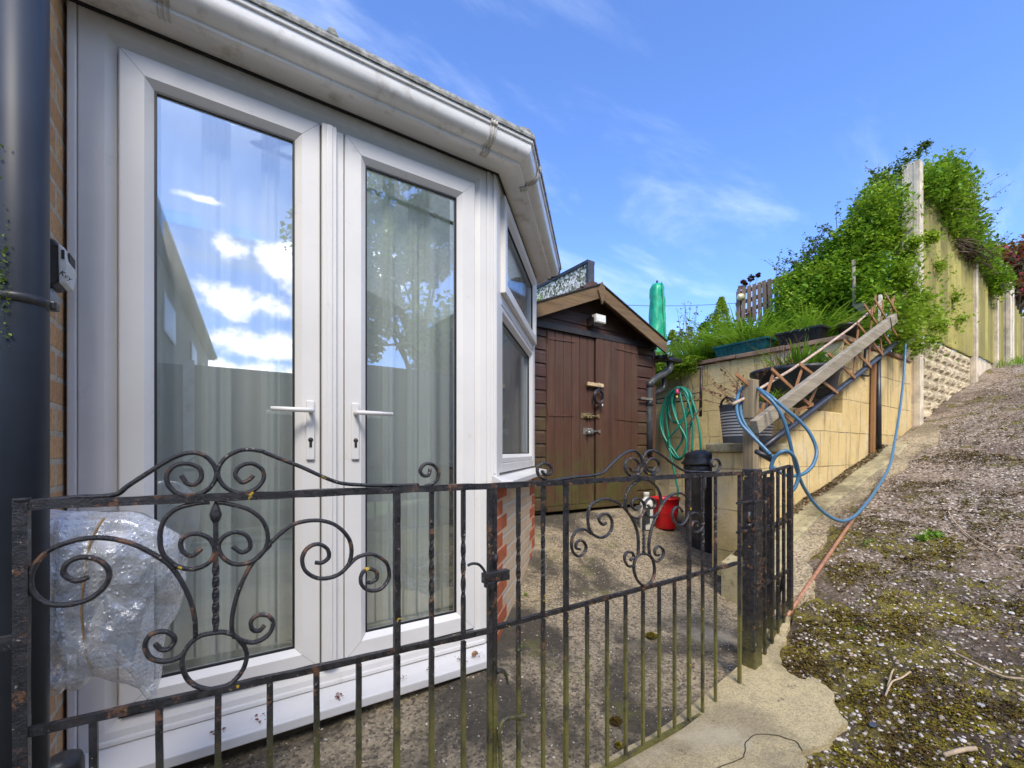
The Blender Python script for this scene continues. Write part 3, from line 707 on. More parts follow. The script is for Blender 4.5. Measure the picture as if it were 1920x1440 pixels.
# roof: low hipped polycarbonate slopes with capped glazing bars
RC = (.5, 4.6, 3.15)
mb = MB(); E = offs(.165); Zr = 2.392
ridge0 = (.2, 3.3, 3.0); ridge1 = (.2, 4.6, 3.0); hl = (-.36, 3.3, 3.0); hl2 = (-.36, 4.6, 3.0)
top = [(E[0][0], E[0][1], Zr), (E[1][0], E[1][1], Zr), (E[2][0], E[2][1], Zr), (E[3][0], E[3][1], Zr)]
vs = top + [hl, ridge0, ridge1, hl2]
mb.add(vs, [(0, 1, 5, 4), (1, 2, 5), (2, 3, 6, 5), (4, 5, 6, 7)]); rf = mb.build('roof', opal(), cv)
s_ = rf.modifiers.new('sol', 'SOLIDIFY'); s_.thickness = .02; s_.offset = 1
mb = MB(); sweep(mb, [(.15, 2.376), (.1875, 2.376), (.189, 2.386), (.184, 2.402), (.15, 2.402)]); mb.build('roof_edge', M['roofcap'], rf)
mb = MB()
for p, q in ((Vector((.325, E[0][1] - .01, 2.39)), Vector((.26, 3.3, 3.01))), (Vector((E[1][0] + .0, E[1][1] - .005, 2.405)), Vector(ridge0)), (Vector((E[2][0], E[2][1], 2.405)), Vector(ridge0)), (Vector((.78, E[0][1] - .0, 2.390)), Vector((.3, 3.2, 2.98)))):
    mb.beam(p, q, .045, .035)
mb.build('glazing_bar', M['roofcap'], rf, .01)
mb = MB()
for p in (Vector((.325, E[0][1] - .016, 2.398)), Vector((E[1][0] - .035, E[1][1] - .004, 2.398))):
    w = .021; mb = MB(); mb.add([(p.x - w, p.y - .006, p.z), (p.x + w, p.y - .006, p.z), (p.x + w, p.y + .05, p.z), (p.x - w, p.y + .05, p.z), (p.x - w * .45, p.y - .002, p.z + .026), (p.x + w * .45, p.y - .002, p.z + .026), (p.x + w * .45, p.y + .05, p.z + .032), (p.x - w * .45, p.y + .05, p.z + .032)],
       [(0, 3, 2, 1), (4, 5, 6, 7), (0, 1, 5, 4), (1, 2, 6, 5), (2, 3, 7, 6), (3, 0, 4, 7)]); mb.build('bar_cap', M['roofcap'], rf, .003)
mb = MB()
#mb.build('bar_cap', M['roofcap'], rf)
# interior: floor, back wall, sheer curtains
mb = MB(); mb.add([(-.3, FN + .08, .1), (1.0, FN + .08, .1), (1.85, 2.62, .1), (1.85, 4.55, .1), (-.3, 4.55, .1)], [(0, 1, 2, 3, 4)]); mb.build('floor', plain("grey_floor", (.18, .16, .14), .6), cv)
mb = MB(); mb.box((-.359, 4.6, 0), (B[0], 4.66, 2.9)); mb.box((-.358, FN + .08, 0), (-.33, 4.6, 2.6)); mb.build('inner_wall', plain("cream_inner_wall", (.55, .52, .46), .8), cv)
def cur_mat():
    b = NB("sheer_curtain"); b.fin((.86, .87, .84), .8)
    tr = b.n.new('ShaderNodeBsdfTransparent'); tl = b.n.new('ShaderNodeBsdfTranslucent'); tl.inputs[0].default_value = (.84, .86, .83, 1)
    m1 = b.n.new('ShaderNodeMixShader'); m1.inputs[0].default_value = .4; b.L(b.p.outputs[0], m1.inputs[1]); b.L(tl.outputs[0], m1.inputs[2])
    m2 = b.n.new('ShaderNodeMixShader'); b.put(.38, m2.inputs[0]); b.L(m1.outputs[0], m2.inputs[1]); b.L(tr.outputs[0], m2.inputs[2])
    b.L(m2.outputs[0], b.out.inputs[0]); return b.m
M['sheer'] = cur_mat()
def curtain(p0, p1, z0, z1, amp, freq, name='curtain', flare=0.0):
    vs = []; fs = []; N = 220; K = 12; p0, p1 = Vector(p0), Vector(p1); d = p1 - p0; L_ = d.length; nn = Vector((-d.y, d.x)).normalized()
    for j in range(K + 1):
        tz = j / K; z = z1 + (z0 - z1) * tz
        for i in range(N + 1):
            t = i / N; u_ = t * L_; w = amp * (.35 + .65 * tz) * math.sin(u_ * freq + 2.4 * math.sin(u_ * 9 + 1) + .5 * tz) * (.5 + .8 * abs(math.sin(u_ * 6 + .6))) + amp * .35 * math.sin(u_ * freq * 2.3 + 2 + math.sin(u_ * 11))
            p = p0 + d * t * (1 + flare * tz) + nn * w; vs.append((p.x, p.y, z))
    for j in range(K):
        for i in range(N): fs.append((j * (N + 1) + i, j * (N + 1) + i + 1, (j + 1) * (N + 1) + i + 1, (j + 1) * (N + 1) + i))
    mb = MB(); mb.add(vs, fs, True); return mb.build(name, M['sheer'], cv)
curtain((-.22, FN + .15), (.33, FN + .15), .16, 2.2, .030, 30); curtain((.36, FN + .15), (.92, FN + .15), .16, 2.2, .030, 27)
for a_, c_, y_ in ((-.04, .045, .10), (.14, .20, .11), (.585, .635, .10), (.70, .80, .115), (-.20, -.15, .11)): curtain((a_, FN + y_, 0)[:2], (c_, FN + y_), .16, 2.2, .010, 90)
ct = curtain(off(A, .10, -.20), off(A, .62, -.16), .95, 2.05, .022, 36, flare=.12)

# ---------------------------------------------------------------- house (its flank stands just left of the camera)
hs = thing('brick_house', 'house side wall of golden speckled brick next to the black drainpipe', 'house', (-.36, 1.7, 0))
mb = MB(); mb.box((-7, 1.36, -.3), (-.36, 9, 2.55)); mb.build('wall', M['house'], hs)
mb = MB(); mb.box((-7.1, 1.33, 2.55), (-.33, 9.1, 2.62)); mb.build('roof', plain("dark_roof_tile", (.10, .07, .06), .8, .3, 10, .5, 30), hs)
mb = MB(); mb.box((-7.1, 1.27, 2.50), (-.33, 1.33, 2.61)); mb.build('gutter', M['upvc'], hs, .02)

# drainpipe
dp = thing('drainpipe', 'shiny black plastic drainpipe running up the wall at the left edge', 'drainpipe', (-.279, 1.10, 0))
PX, PY, PR = -.279, 1.10, .036
mb = MB(); mb.lathe((PX, PY, 0), [(PR, .12), (PR, 2.50)], 40); mb.build('pipe', M['pipe'], dp)
mb = MB(); mb.lathe((PX, PY, 1.250), [(PR, 0), (PR + .004, .003), (PR + .0045, .013), (PR, .017)], 40)
mb.box((PX - .07, PY - .012, 1.252), (PX - .03, PY + .27, 1.265)); mb.box((PX + .030, PY - .006, 1.251), (PX + .046, PY + .016, 1.266)); mb.build('pipe_clip', M['bplastic'], dp, .003)
mb = MB(); mb.tube(spline([(PX, PY, .14), (PX, PY, .09), (PX + .02, PY - .01, .05), (PX + .07, PY - .02, .03)], 5), .040, 20); mb.build('pipe_shoe', M['bplastic'], dp)
mb = MB(); q = pn(118, 1415, 1.30); mb.lathe((q[0], q[1], -.05), [(.034, 0), (.034, .03 + q[2]), (.030, .043 + q[2]), (.016, .050 + q[2])], 24); mb.build('drain_cap', M['bplastic'], dp)

rr0 = np.random.default_rng(5); PMO = []
for k in range(600):
    a = rr0.uniform(3.3, 5.4); zz = 1.27 + rr0.normal() * (.035 + .05 * (rr0.uniform() < .4)); PMO.append((PX + (PR + .004) * math.cos(a) + rr0.normal() * .003, PY + (PR + .004) * math.sin(a), zz))
PIPE_MOSS = np.array([p for p in PMO if p[0] < PX - .0])
# key safe on the brick flank
kx, ky, kz = -.384, 1.62, 1.50
ks = thing('key_safe', 'black and silver key safe box on the brick strip beside the white door frame', 'key safe', (kx, ky, kz))
P0 = pn(100, 450, 1.60); P1 = pn(131, 546, 1.60)
zt, zb = P0[2], P1[2]; zm = (zt + zb) / 2
side = [(kx, zt - .02), (kx + .0, zb + .012), (kx + .040, zb + .004), (kx + .056, zb + .02), (kx + .062, zm), (kx + .056, zt - .02), (kx + .042, zt - .002), (kx + .02, zt + .004)]
mb = MB(); mb.prism([(x, 1.585, z) for x, z in side], (0, .075, 0)); mb.build('body', M['bplastic'], ks, .006)
mb = MB(); mb.prism([(kx + .0515, 1.580, zb + .012), (kx + .0635, 1.580, zb + .018), (kx + .0685, 1.580, zm), (kx + .063, 1.580, zt - .022), (kx + .050, 1.580, zt - .012)], (0, .085, 0)); fp = mb.build('front_plate', plain("brushed_silver", (.62, .64, .64), .35, .1, 20), ks, .003)
mb = MB(); mb.box((kx + .0565, 1.5775, zm + .012), (kx + .0625, 1.5805, zt - .028)); mb.box((kx + .0655, 1.595, zm + .012), (kx + .0690, 1.65, zt - .028)); mb.build('dial_window', M['gasket'], fp)
tc = bpy.data.curves.new('lettering', 'FONT'); tc.body = 'Key'; tc.size = .017; tc.extrude = .0004
to = bpy.data.objects.new('lettering', tc); COL.objects.link(to); to.rotation_euler = (R(90), R(35), 0); to.location = (kx + .0515, 1.5795, zb + .036); tc.materials.append(M['gasket'])
dg = bpy.context.evaluated_depsgraph_get(); me = bpy.data.meshes.new_from_object(to.evaluated_get(dg)); mw = to.matrix_basis.copy(); bpy.data.objects.remove(to)
lt = bpy.data.objects.new('lettering', me); COL.objects.link(lt); lt.parent = fp; me.transform(Matrix.Translation(-Vector(ORG[fp.name])) @ mw)
dl = thing('door_bell', 'small grey domed fitting on the brick just below the key safe', 'wall fitting', (kx, 1.66, zb - .04))
mb = MB(); mb.lathe((kx, 1.615, zb - .022), [(.030, 0), (.030, .02), (.026, .034), (.014, .042), (.004, .044)], 20, axis='x'); mb.build('dome', plain("grey_plastic", (.28, .29, .31), .45), dl)
# ---------------------------------------------------------------- iron gates (plane Y = GN)
GN = .98
def CR(c):        # crop coordinates used while measuring the photo -> photo pixels
    return {'a': (0, 800, .44444), 'b': (500, 800, .44444), 'c': (960, 820, .43062)}[c]
def gp(c, pts, n=GN):
    ox, oy, k = CR(c); return [pn(ox + x * k, oy + y * k, n) for x, y in pts]
gate_l = thing('iron_gate', 'left leaf of black wrought-iron gate in front of the white doors, rusty top rail', 'gate', (.17, GN, 0), 'wrought-iron gates')
gate_r = thing('iron_gate', 'right leaf of black wrought-iron gate with mossy lower bars, hung on the thick post', 'gate', (1.2, GN, 0), 'wrought-iron gates')
def railz(x0, z0, x1, z1, w, h, parent, name='rail'):
    mb = MB(); n = 24; pts = []
    for i in range(n + 1):
        t = i / n; pts.append((x0 + (x1 - x0) * t, GN, z0 + (z1 - z0) * t + random.uniform(-.0006, .0006)))
    vs = []; fs = []
    for p in pts:
        for dy, dz in ((-w / 2, -h / 2), (w / 2, -h / 2), (w / 2, h / 2), (-w / 2, h / 2)): vs.append((p[0], p[1] + dy + random.uniform(-.0006, .0006), p[2] + dz + random.uniform(-.0008, .0008)))
    for i in range(n):
        for k in range(4): fs.append((i * 4 + k, i * 4 + (k + 1) % 4, i * 4 + 4 + (k + 1) % 4, i * 4 + 4 + k))
    fs += [(3, 2, 1, 0), tuple(n * 4 + k for k in range(4))]
    mb.add(vs, fs); return mb.build(name, M['iron'], parent)
def top_z(x): return .915 - .003 * x
def mid_z(x): return .573 - .047 * (x + .25) if x < .6 else .536 + .014 * (x - .6)
railz(-.255, .919, .592, top_z(.592), .014, .015, gate_l); railz(.600, .913, 1.775, .9145, .014, .015, gate_r)
railz(-.255, .571, .590, .541, .012, .013, gate_l, 'middle_rail'); railz(.600, .545, 1.775, .552, .012, .012, gate_r, 'middle_rail')
railz(-.255, .02, .590, .02, .014, .014, gate_l, 'bottom_rail'); railz(.600, .020, 1.775, .020, .012, .012, gate_r, 'bottom_rail')
def bar(x, z0, z1, parent, w=.011, tw=None, name='bar'):
    mb = MB()
    if tw: mb.twist((x, GN, z0), (x, GN, z1), w, tw[0], tw[1], tw[2])
    else:
        n = 10; vs = []; fs = []
        for i in range(n + 1):
            t = i / n; cx = x + random.uniform(-.0005, .0005)
            for a, b in ((-1, -1), (1, -1), (1, 1), (-1, 1)): vs.append((cx + a * w / 2, GN + b * w / 2, z0 + (z1 - z0) * t))
        for i in range(n):
            for k in range(4): fs.append((i * 4 + k, i * 4 + (k + 1) % 4, i * 4 + 4 + (k + 1) % 4, i * 4 + 4 + k))
        fs += [(3, 2, 1, 0), tuple(n * 4 + k for k in range(4))]; mb.add(vs, fs)
    return mb.build(name, M['iron'], parent)
bar(-.2465, .01, .925, gate_l, .0165, name='stile')
for k in range(1, 10):
    x = -.25 + .0845 * k; w = .0125 if k == 7 else .0105
    bar(x, .028, mid_z(x) - .006, gate_l, w)
    if k == 7: bar(x, mid_z(x) + .006, .907, gate_l, .0135)
    if k > 7: bar(x, mid_z(x) + .006, .907, gate_l, .0095, tw=(.22, .68, 1.0))
bar(.5865, .01, .92, gate_l, .0115, name='stile'); bar(.6005, .01, .91, gate_r, .0115, name='stile')
for k in range(1, 13):
    x = .592 + .0845 + (k - 1) * .0838; w = .0115 if k in (3, 10) else .0095
    bar(x, .026, mid_z(x) - .004, gate_r, w)
    if k in (3, 10): bar(x, mid_z(x) + .006, .907, gate_r, .0125)
    if k in (1, 2, 11, 12): bar(x, mid_z(x) + .006, .907, gate_r, .0095, tw=(.25, .65, 1.0))
bar(1.7682, .01, .915, gate_r, .012, name='stile')
def scroll(c, pts, parent, name='scroll', r=(.0042, .0062), closed=False, extra=None):
    P = gp(c, pts) + (gp(*extra) if extra else [])
    mb = MB(); S = spline(P, 6, closed); mb.tube(S, [r] * len(S), 8, closed, flat=(0, 1, 0), rough=.05); return mb.build(name, M['iron'], parent)
L, Rr = gate_l, gate_r
scroll('a', [(130, 318), (300, 300), (480, 288), (540, 250), (640, 185), (740, 127), (820, 110), (880, 135), (912, 185), (905, 230), (870, 270), (810, 290), (750, 283), (710, 245), (706, 200), (738, 165), (790, 156), (840, 175), (850, 215), (825, 243), (790, 240), (765, 205)], L, 'crest_scroll')
scroll('b', [(640, 246), (500, 248), (350, 243), (270, 225), (150, 172), (60, 137), (0, 113)], L, 'crest_scroll', extra=('a', [(1100, 103), (1030, 97), (960, 125), (922, 175), (925, 222), (960, 262), (1020, 280), (1080, 262), (1112, 220), (1105, 180), (1060, 155), (1010, 170), (993, 205), (1020, 235), (1050, 225), (1070, 205)]))
scroll('b', [(668, 250), (690, 245), (718, 225), (724, 190), (700, 160), (668, 158), (648, 182), (658, 205), (682, 205), (690, 175)], L, 'crest_scroll')
scroll('a', [(850, 515), (810, 545), (770, 525), (765, 480), (800, 455), (850, 455), (890, 480), (905, 530), (880, 575), (820, 600), (750, 590), (690, 540), (675, 470), (690, 400), (740, 350), (820, 325), (885, 319)], L)
scroll('a', [(980, 505), (1020, 530), (1055, 510), (1045, 465), (1000, 445), (950, 460), (922, 500), (940, 550), (990, 580), (1060, 570), (1110, 530), (1130, 470), (1110, 400), (1050, 350), (960, 325), (915, 319)], L)
scroll('a', [(375, 635), (320, 650), (270, 620), (285, 575), (350, 550), (420, 565), (460, 610), (445, 670), (380, 725), (290, 750), (200, 745), (140, 700), (128, 630), (165, 560), (230, 510), (340, 475), (450, 470), (560, 495), (660, 545), (730, 600), (790, 700), (820, 800), (825, 890)], L)
scroll('a', [(990, 890), (978, 850), (985, 770), (1020, 660), (1070, 570), (1140, 500)], L, extra=('b', [(0, 508), (60, 450), (120, 410), (210, 395), (290, 415), (345, 470), (358, 530), (340, 590), (290, 630), (220, 640), (165, 610), (150, 560), (170, 515), (215, 495), (255, 515), (262, 550), (235, 573), (205, 573)]))
scroll('b', [(342, 590), (360, 570), (390, 548), (440, 538), (490, 560), (512, 590), (515, 640), (480, 685), (430, 690), (400, 665), (400, 625), (425, 600), (460, 610), (465, 640), (440, 657), (420, 655)], L)
scroll('a', [(905, 870), (840, 885), (790, 930), (768, 990), (785, 1055), (830, 1095), (900, 1108), (970, 1085), (1025, 1025), (1040, 950), (1000, 890), (950, 868)], L, 'ring', closed=True)
scroll('a', [(782, 955), (740, 980), (680, 990), (630, 970), (612, 920), (640, 875), (700, 865), (738, 895), (715, 935), (680, 940), (655, 915)], L)
scroll('a', [(985, 880), (1030, 905), (1080, 908), (1130, 880), (1152, 835), (1135, 800), (1090, 795), (1060, 820), (1065, 855), (1095, 860), (1115, 838)], L)
def spear(c, xb, y0, y1, parent, lobes):
    P0, P1 = gp(c, [(xb, y0), (xb, y1)]); x = (P0[0] + P1[0]) / 2
    mb = MB(); mb.twist((x, GN, P0[2]), (x, GN, P1[2]), .0085, .05, .62, 1.25, 30)
    tip = P1[2]; k = lobes; mb.lathe((x, GN, tip), [(.003, -.006), (.008 * k, .004), (.010 * k, .013), (.006 * k, .026), (.001, .038)], 8, 1, .7)
    mb.build('spear', M['iron'], parent)
spear('a', 910, 868, 400, L, 1.0)
scroll('c', [(160, 190), (118, 168), (112, 130), (140, 113), (168, 130), (165, 158), (142, 162), (130, 145)], Rr, 'crest_scroll')
scroll('c', [(160, 192), (260, 175), (380, 160), (430, 120), (480, 75), (530, 58), (560, 85), (568, 130), (550, 160), (515, 165), (493, 140), (498, 105), (525, 92), (550, 110), (548, 140), (525, 148), (512, 130)], Rr, 'crest_scroll')
scroll('c', [(880, 152), (800, 150), (750, 145), (700, 115), (640, 70), (600, 57), (574, 80), (568, 120), (585, 155), (615, 160), (638, 140), (635, 105), (608, 92), (585, 110), (588, 140), (610, 148), (622, 130)], Rr, 'crest_scroll')
scroll('c', [(882, 153), (898, 142), (906, 122), (898, 100), (878, 94), (866, 108), (873, 126), (886, 122)], Rr, 'crest_scroll')
scroll('c', [(560, 300), (540, 315), (522, 300), (525, 275), (548, 267), (572, 285), (575, 320), (555, 350), (520, 345), (497, 310), (495, 260), (515, 215), (550, 190), (572, 184)], Rr)
scroll('c', [(592, 295), (603, 308), (622, 300), (620, 275), (600, 265), (580, 285), (578, 320), (590, 345), (615, 345), (640, 320), (648, 275), (635, 225), (605, 193), (578, 184)], Rr)
scroll('c', [(410, 372), (395, 380), (378, 360), (385, 340), (415, 335), (435, 365), (428, 410), (390, 437), (345, 415), (330, 360), (340, 300), (385, 272), (430, 272), (480, 300), (520, 350), (545, 410), (550, 470), (548, 520)], Rr)
scroll('c', [(345, 420), (320, 402), (285, 405), (262, 440), (262, 490), (285, 517), (312, 505), (322, 475), (305, 450), (283, 455), (278, 480), (295, 487)], Rr)
scroll('c', [(600, 520), (596, 460), (610, 390), (640, 320), (670, 270), (710, 245), (750, 250), (770, 290), (765, 345), (740, 380), (712, 375), (697, 340), (708, 308), (730, 305), (742, 325)], Rr)
scroll('c', [(765, 345), (790, 328), (820, 340), (832, 375), (820, 405), (795, 412), (782, 390), (790, 368), (808, 370), (806, 390)], Rr)
scroll('c', [(575, 508), (542, 522), (530, 570), (545, 620), (575, 646), (605, 630), (620, 585), (610, 525)], Rr, 'ring', closed=True)
scroll('c', [(530, 560), (505, 560), (490, 530), (497, 503), (520, 500), (530, 520), (515, 535)], Rr)
scroll('c', [(606, 525), (630, 540), (655, 520), (658, 490), (638, 475), (622, 490), (625, 512), (640, 512)], Rr)
spear('c', 574, 506, 345, Rr, .6)
# latch, thumb piece and drop bolt
mb = MB(); q = [(x, GN - .022, z) for x, y, z in gp('b', [(830, 578), (850, 570), (875, 573), (893, 590), (905, 610)])]
mb.tube(spline(q, 5), .004, 6); a0, a1 = gp('b', [(895, 655), (1010, 595)])
mb.box((a0[0] + .002, GN - .028, a0[2]), (a1[0] - .006, GN - .008, a1[2] + .002)); mb.box((a0[0] + .008, GN - .034, a0[2] - .012), (a0[0] + .028, GN - .010, a0[2] + .004))
a2 = gp('b', [(952, 550)])[0]; mb.lathe((a2[0], GN - .016, a2[2] - .012), [(.004, 0), (.007, .006), (.007, .014), (.003, .022)], 10); mb.build('latch', M['iron'], L, .002)
mb = MB(); q = [(x, GN - .006, z) for x, y, z in gp('b', [(965, 1030), (985, 1025), (1002, 1040), (1012, 1080)])]; mb.tube(spline(q, 4), [.007, .007, .007, .007, .006, .006, .006, .005, .005, .004, .004, .003, .003][:len(spline(q, 4))], 6); mb.build('catch', M['iron'], L)
mb = MB(); q = [(x, GN - .009, z) for x, y, z in gp('b', [(980, 1430), (975, 1330), (977, 1265), (1000, 1228), (1050, 1218), (1085, 1210)])]; mb.tube(spline(q, 5), .0055, 8); mb.build('drop_bolt', M['iron'], Rr)
mb = MB(); w0 = gp('a', [(0, 918), (95, 905)]); mb.box((w0[0][0] - .04, GN - .004, w0[0][2] - .012), (-.25, GN + .004, w0[0][2] + .012)); mb.build('hinge', M['iron'], L, .002)
mb = MB(); mb.tube([(-.2465, GN, .925), (-.2465, GN, .930)], .010, 10); mb.build('hinge', M['iron'], L)
# square gate post with hinge straps
gpst = thing('gate_post', 'thick square black iron gate post, rusty and mossy at its foot', 'gate post', (1.927, 1.01, 0))
mb = MB(); mb.box((1.893, .982, -.03), (1.955, 1.040, .928)); mb.build('post', M['iron_post'], gpst, .005)
for z in (.785, .665):
    mb = MB(); mb.box((1.889, .979, z), (1.957, 1.043, z + .012)); mb.box((1.774, .992, z + .001), (1.893, 1.0, z + .011)); mb.build('strap', M['iron_post'], gpst, .002)
mb = MB(); mb.lathe((1.868, .996, .70), [(.009, 0), (.009, .05)], 10); mb.lathe((1.868, .996, .682), [(.011, 0), (.012, .018)], 10); mb.build('hinge_pin', M['iron_post'], gpst)
mb = MB(); mb.box((1.889, .979, .16), (1.957, 1.043, .168)); mb.build('strap', M['iron_post'], gpst)
# spare railing panels leaning beyond the post
rp = thing('railing_panel', 'narrow black railing panel standing right of the thick gate post', 'railing', (2.2, 1.05, 0))
Pa, Pb = Vector((1.965, 1.005, 0)), Vector((2.42, 1.085, 0))
def rail2(z0, z1, w, h, name, off=0.0):
    mb = MB(); o_ = Vector((0, off, 0)); mb.beam(Pa + o_ + Vector((0, 0, z0)), Pb + o_ + Vector((0, 0, z1)), w, h); mb.build(name, M['iron_post'], rp)
rail2(.902, .930, .014, .014, 'rail'); rail2(.645, .655, .026, .016, 'rail', .012); rail2(.415, .402, .013, .013, 'rail')
for t, w, z0, z1 in ((.14, .012, .02, .91), (.36, .013, .05, .915), (.55, .012, .08, .92), (.75, .012, .10, .92), (.985, .022, .15, .935)):
    p = Pa.lerp(Pb, t); mb = MB(); mb.box((p.x - w / 2, p.y - w / 2 - .006, z0), (p.x + w / 2, p.y + w / 2 - .006, z1)); mb.build('bar', M['iron_post'], rp)
for t, w in ((.30, .05), (.62, .05)):
    p = Pa.lerp(Pb, t); mb = MB(); mb.box((p.x - w / 2, p.y + .03, .06), (p.x + w / 2, p.y + .045, .88)); mb.build('flat_bar', M['iron_post'], rp)
mb = MB(); a = Vector(pn(1428, 1295, 1.0)); 
mb.beam((1.97, 1.02, .06), (2.45, 1.10, .22), .03, .03); mb.build('ground_rail', M['iron_post'], rp)

# ---------------------------------------------------------------- shed (front in the plane Y = SN)
SN = 3.10; SL, SR, SB, EVZ, APX = 2.17, 3.90, .52, 2.13, 3.03
sh = thing('garden_shed', 'dark brown timber shed with double plank doors and a mossy bargeboard', 'shed', (3.03, SN, SB))
RZ = 2.66                                        # ridge height of the front gable boards
mb = MB()
bh = .118; z = SB - .02; i = 0
def clad(mb, x0, x1, z0, z1, y, step=.118):
    z = z0
    while z < z1 - .01:
        zt = min(z + step, z1)
        mb.add([(x0, y - .017, z), (x1, y - .017, z), (x1, y - .013, z + step * .72), (x0, y - .013, z + step * .72), (x0, y - .004, min(z + step * .98, zt)), (x1, y - .004, min(z + step * .98, zt)), (x0, y + .01, zt), (x1, y + .01, zt), (x0, y + .01, z), (x1, y + .01, z)],
               [(0, 1, 2, 3), (3, 2, 5, 4), (4, 5, 7, 6), (0, 8, 9, 1), (0, 3, 4, 6, 8), (1, 9, 7, 5, 2)])
        z += step
D0 = pn(1022, 800, SN)[0]; D1 = pn(1190, 800, SN)[0]; DM = pn(1112.5, 800, SN)[0]
clad(mb, SL, D0 - .004, SB - .03, EVZ - .05, SN); clad(mb, D1 + .004, SR, SB - .03, EVZ - .05, SN)
mb.box((SL, SN + .010, SB - .06), (SR, SN + .03, EVZ - .05)); mb.build('front_wall', M['shedh'], sh)
# gable triangle of horizontal boards
AX = 3.02
mb = MB(); z = EVZ - .05
while z < RZ - .06:
    f = (z - EVZ) / (RZ - EVZ) if z > EVZ else 0; zt = min(z + .118, RZ - .02); f2 = max(0, (zt - EVZ) / (RZ - EVZ))
    xl0, xr0 = SL + (AX - SL) * max(0, f), SR + (AX - SR) * max(0, f); xl1, xr1 = SL + (AX - SL) * f2, SR + (AX - SR) * f2
    mb.add([(xl0, SN - .016, z), (xr0, SN - .016, z), (xr1, SN - .006, zt), (xl1, SN - .006, zt), (xl0, SN + .01, z), (xr0, SN + .01, z), (xr1, SN + .01, zt), (xl1, SN + .01, zt)], [(0, 1, 2, 3), (4, 7, 6, 5), (0, 4, 5, 1), (3, 2, 6, 7), (0, 3, 7, 4), (1, 5, 6, 2)]); z += .118
mb.build('gable', M['shedh'], sh)
mb = MB(); h0 = pn(1009, 597, SN - .03); h1 = pn(1218, 645, SN - .03); mb.box((SL, SN - .045, EVZ - .04), (SR, SN - .016, EVZ + .012)); mb.build('drip_rail', plain("black_painted_batten", (.022, .018, .018), .5, .3, 20, .3, 60), sh)
def leafdoor(x0, x1, nb, proud):
    d = bpy.data.objects.new('door', None); COL.objects.link(d); d.parent = sh; d.location = (x0 - 3.03, 0, 0); ORG[d.name] = (x0, SN, SB)
    mb = MB(); w = (x1 - x0) / nb
    for k in range(nb):
        a, b_ = x0 + k * w, x0 + (k + 1) * w; g = .006; yf = SN - proud
        mb.add([(a + .0005, yf + .009, SB), (a + g, yf, SB), (b_ - g, yf, SB), (b_ - .0005, yf + .009, SB), (a + .0005, yf + .009, EVZ - .042), (a + g, yf, EVZ - .042), (b_ - g, yf, EVZ - .042), (b_ - .0005, yf + .009, EVZ - .042), (a, yf + .02, SB), (b_, yf + .02, SB), (b_, yf + .02, EVZ - .042), (a, yf + .02, EVZ - .042)],
               [(0, 1, 5, 4), (1, 2, 6, 5), (2, 3, 7, 6), (0, 4, 11, 8), (3, 9, 10, 7), (4, 5, 6, 7, 10, 11), (0, 8, 9, 3, 2, 1), (8, 11, 10, 9)])
    mb.build('planks', M['shed'], d); return d
dL = leafdoor(D0, DM - .002, 6, .020); dR = leafdoor(DM + .004, D1, 6, .040)
def thinge(x0, x1, px_y, d, yf, side):
    mb = MB(); z = pn((1024 if side < 0 else 1188), px_y, yf)[2]; mb.prism([(x0, yf - .0055, z - .004), (x1, yf - .0055, z - .016), (x1, yf - .0055, z + .016), (x0, yf - .0055, z + .004)], (0, .005, 0))
    mb.box((x1 - (.012 if side > 0 else 0), yf - .006, z - .05), (x1 + (.0 if side > 0 else .012), yf - .0, z + .05)); mb.build('hinge', M['shed'], d)
thinge(D0 + .33, D0 + .01, 632, dL, SN - .020, -1); thinge(D0 + .33, D0 + .01, 777, dL, SN - .020, -1)
thinge(D1 - .33, D1 - .01, 660, dR, SN - .040, 1); thinge(D1 - .33, D1 - .01, 788, dR, SN - .040, 1)
yf = SN - .042
# wooden turn-button, rim bolts and padlock
a = pn(1100, 717, yf); b_ = pn(1130, 727, yf); mb = MB(); mb.prism([(a[0], yf - .022, b_[2] + .004), (b_[0] - .012, yf - .022, b_[2] - .002), (b_[0], yf - .022, (a[2] + b_[2]) / 2), (b_[0] - .010, yf - .022, a[2]), (a[0], yf - .022, a[2] + .004)], (0, .021, 0)); mb.build('turn_button', plain("pale_wood_block", (.55, .40, .22), .7, .2, 40), sh, .003)
def bolt(px0, py0, px1, py1, px2, name, mat):
    a, b_, c = pn(px0, py0, yf), pn(px1, py1, yf), pn(px2, py1, yf); mb = MB()
    mb.box((a[0], yf - .004 + .018, b_[2]), (b_[0], yf + .0205, a[2])); zz = (a[2] + b_[2]) / 2
    mb.tube([(a[0] + .02, yf - .004, zz), (c[0], yf - .004, zz)], .007, 8); mb.box((a[0] + .055, yf - .012, zz - .018), (a[0] + .075, yf + .018, zz + .018)); mb.box((b_[0] - .03, yf - .012, zz - .02), (b_[0] - .012, yf + .018, zz + .02)); mb.box((c[0] - .02, yf - .012, zz - .016), (c[0] + .004, yf + .001, zz + .016))
    mb.build(name, mat, sh, .001)
bolt(1092, 774, 1110, 785, 1122, 'bolt', M['brass']); bolt(1096, 802, 1113, 815, 1124, 'bolt', M['steel'])
mb = MB(); q = pn(1105, 808, yf - .03); mb.lathe((q[0], yf - .03, q[2] - .03), [(.012, 0), (.016, .005), (.016, .024), (.01, .03)], 12, 1, .6); mb.tube([(q[0] - .010, yf - .03, q[2]), (q[0] - .010, yf - .03, q[2] + .016), (q[0], yf - .03, q[2] + .026), (q[0] + .01, yf - .03, q[2] + .016), (q[0] + .01, yf - .03, q[2])], .003, 6); mb.build('padlock', M['steel'], sh)
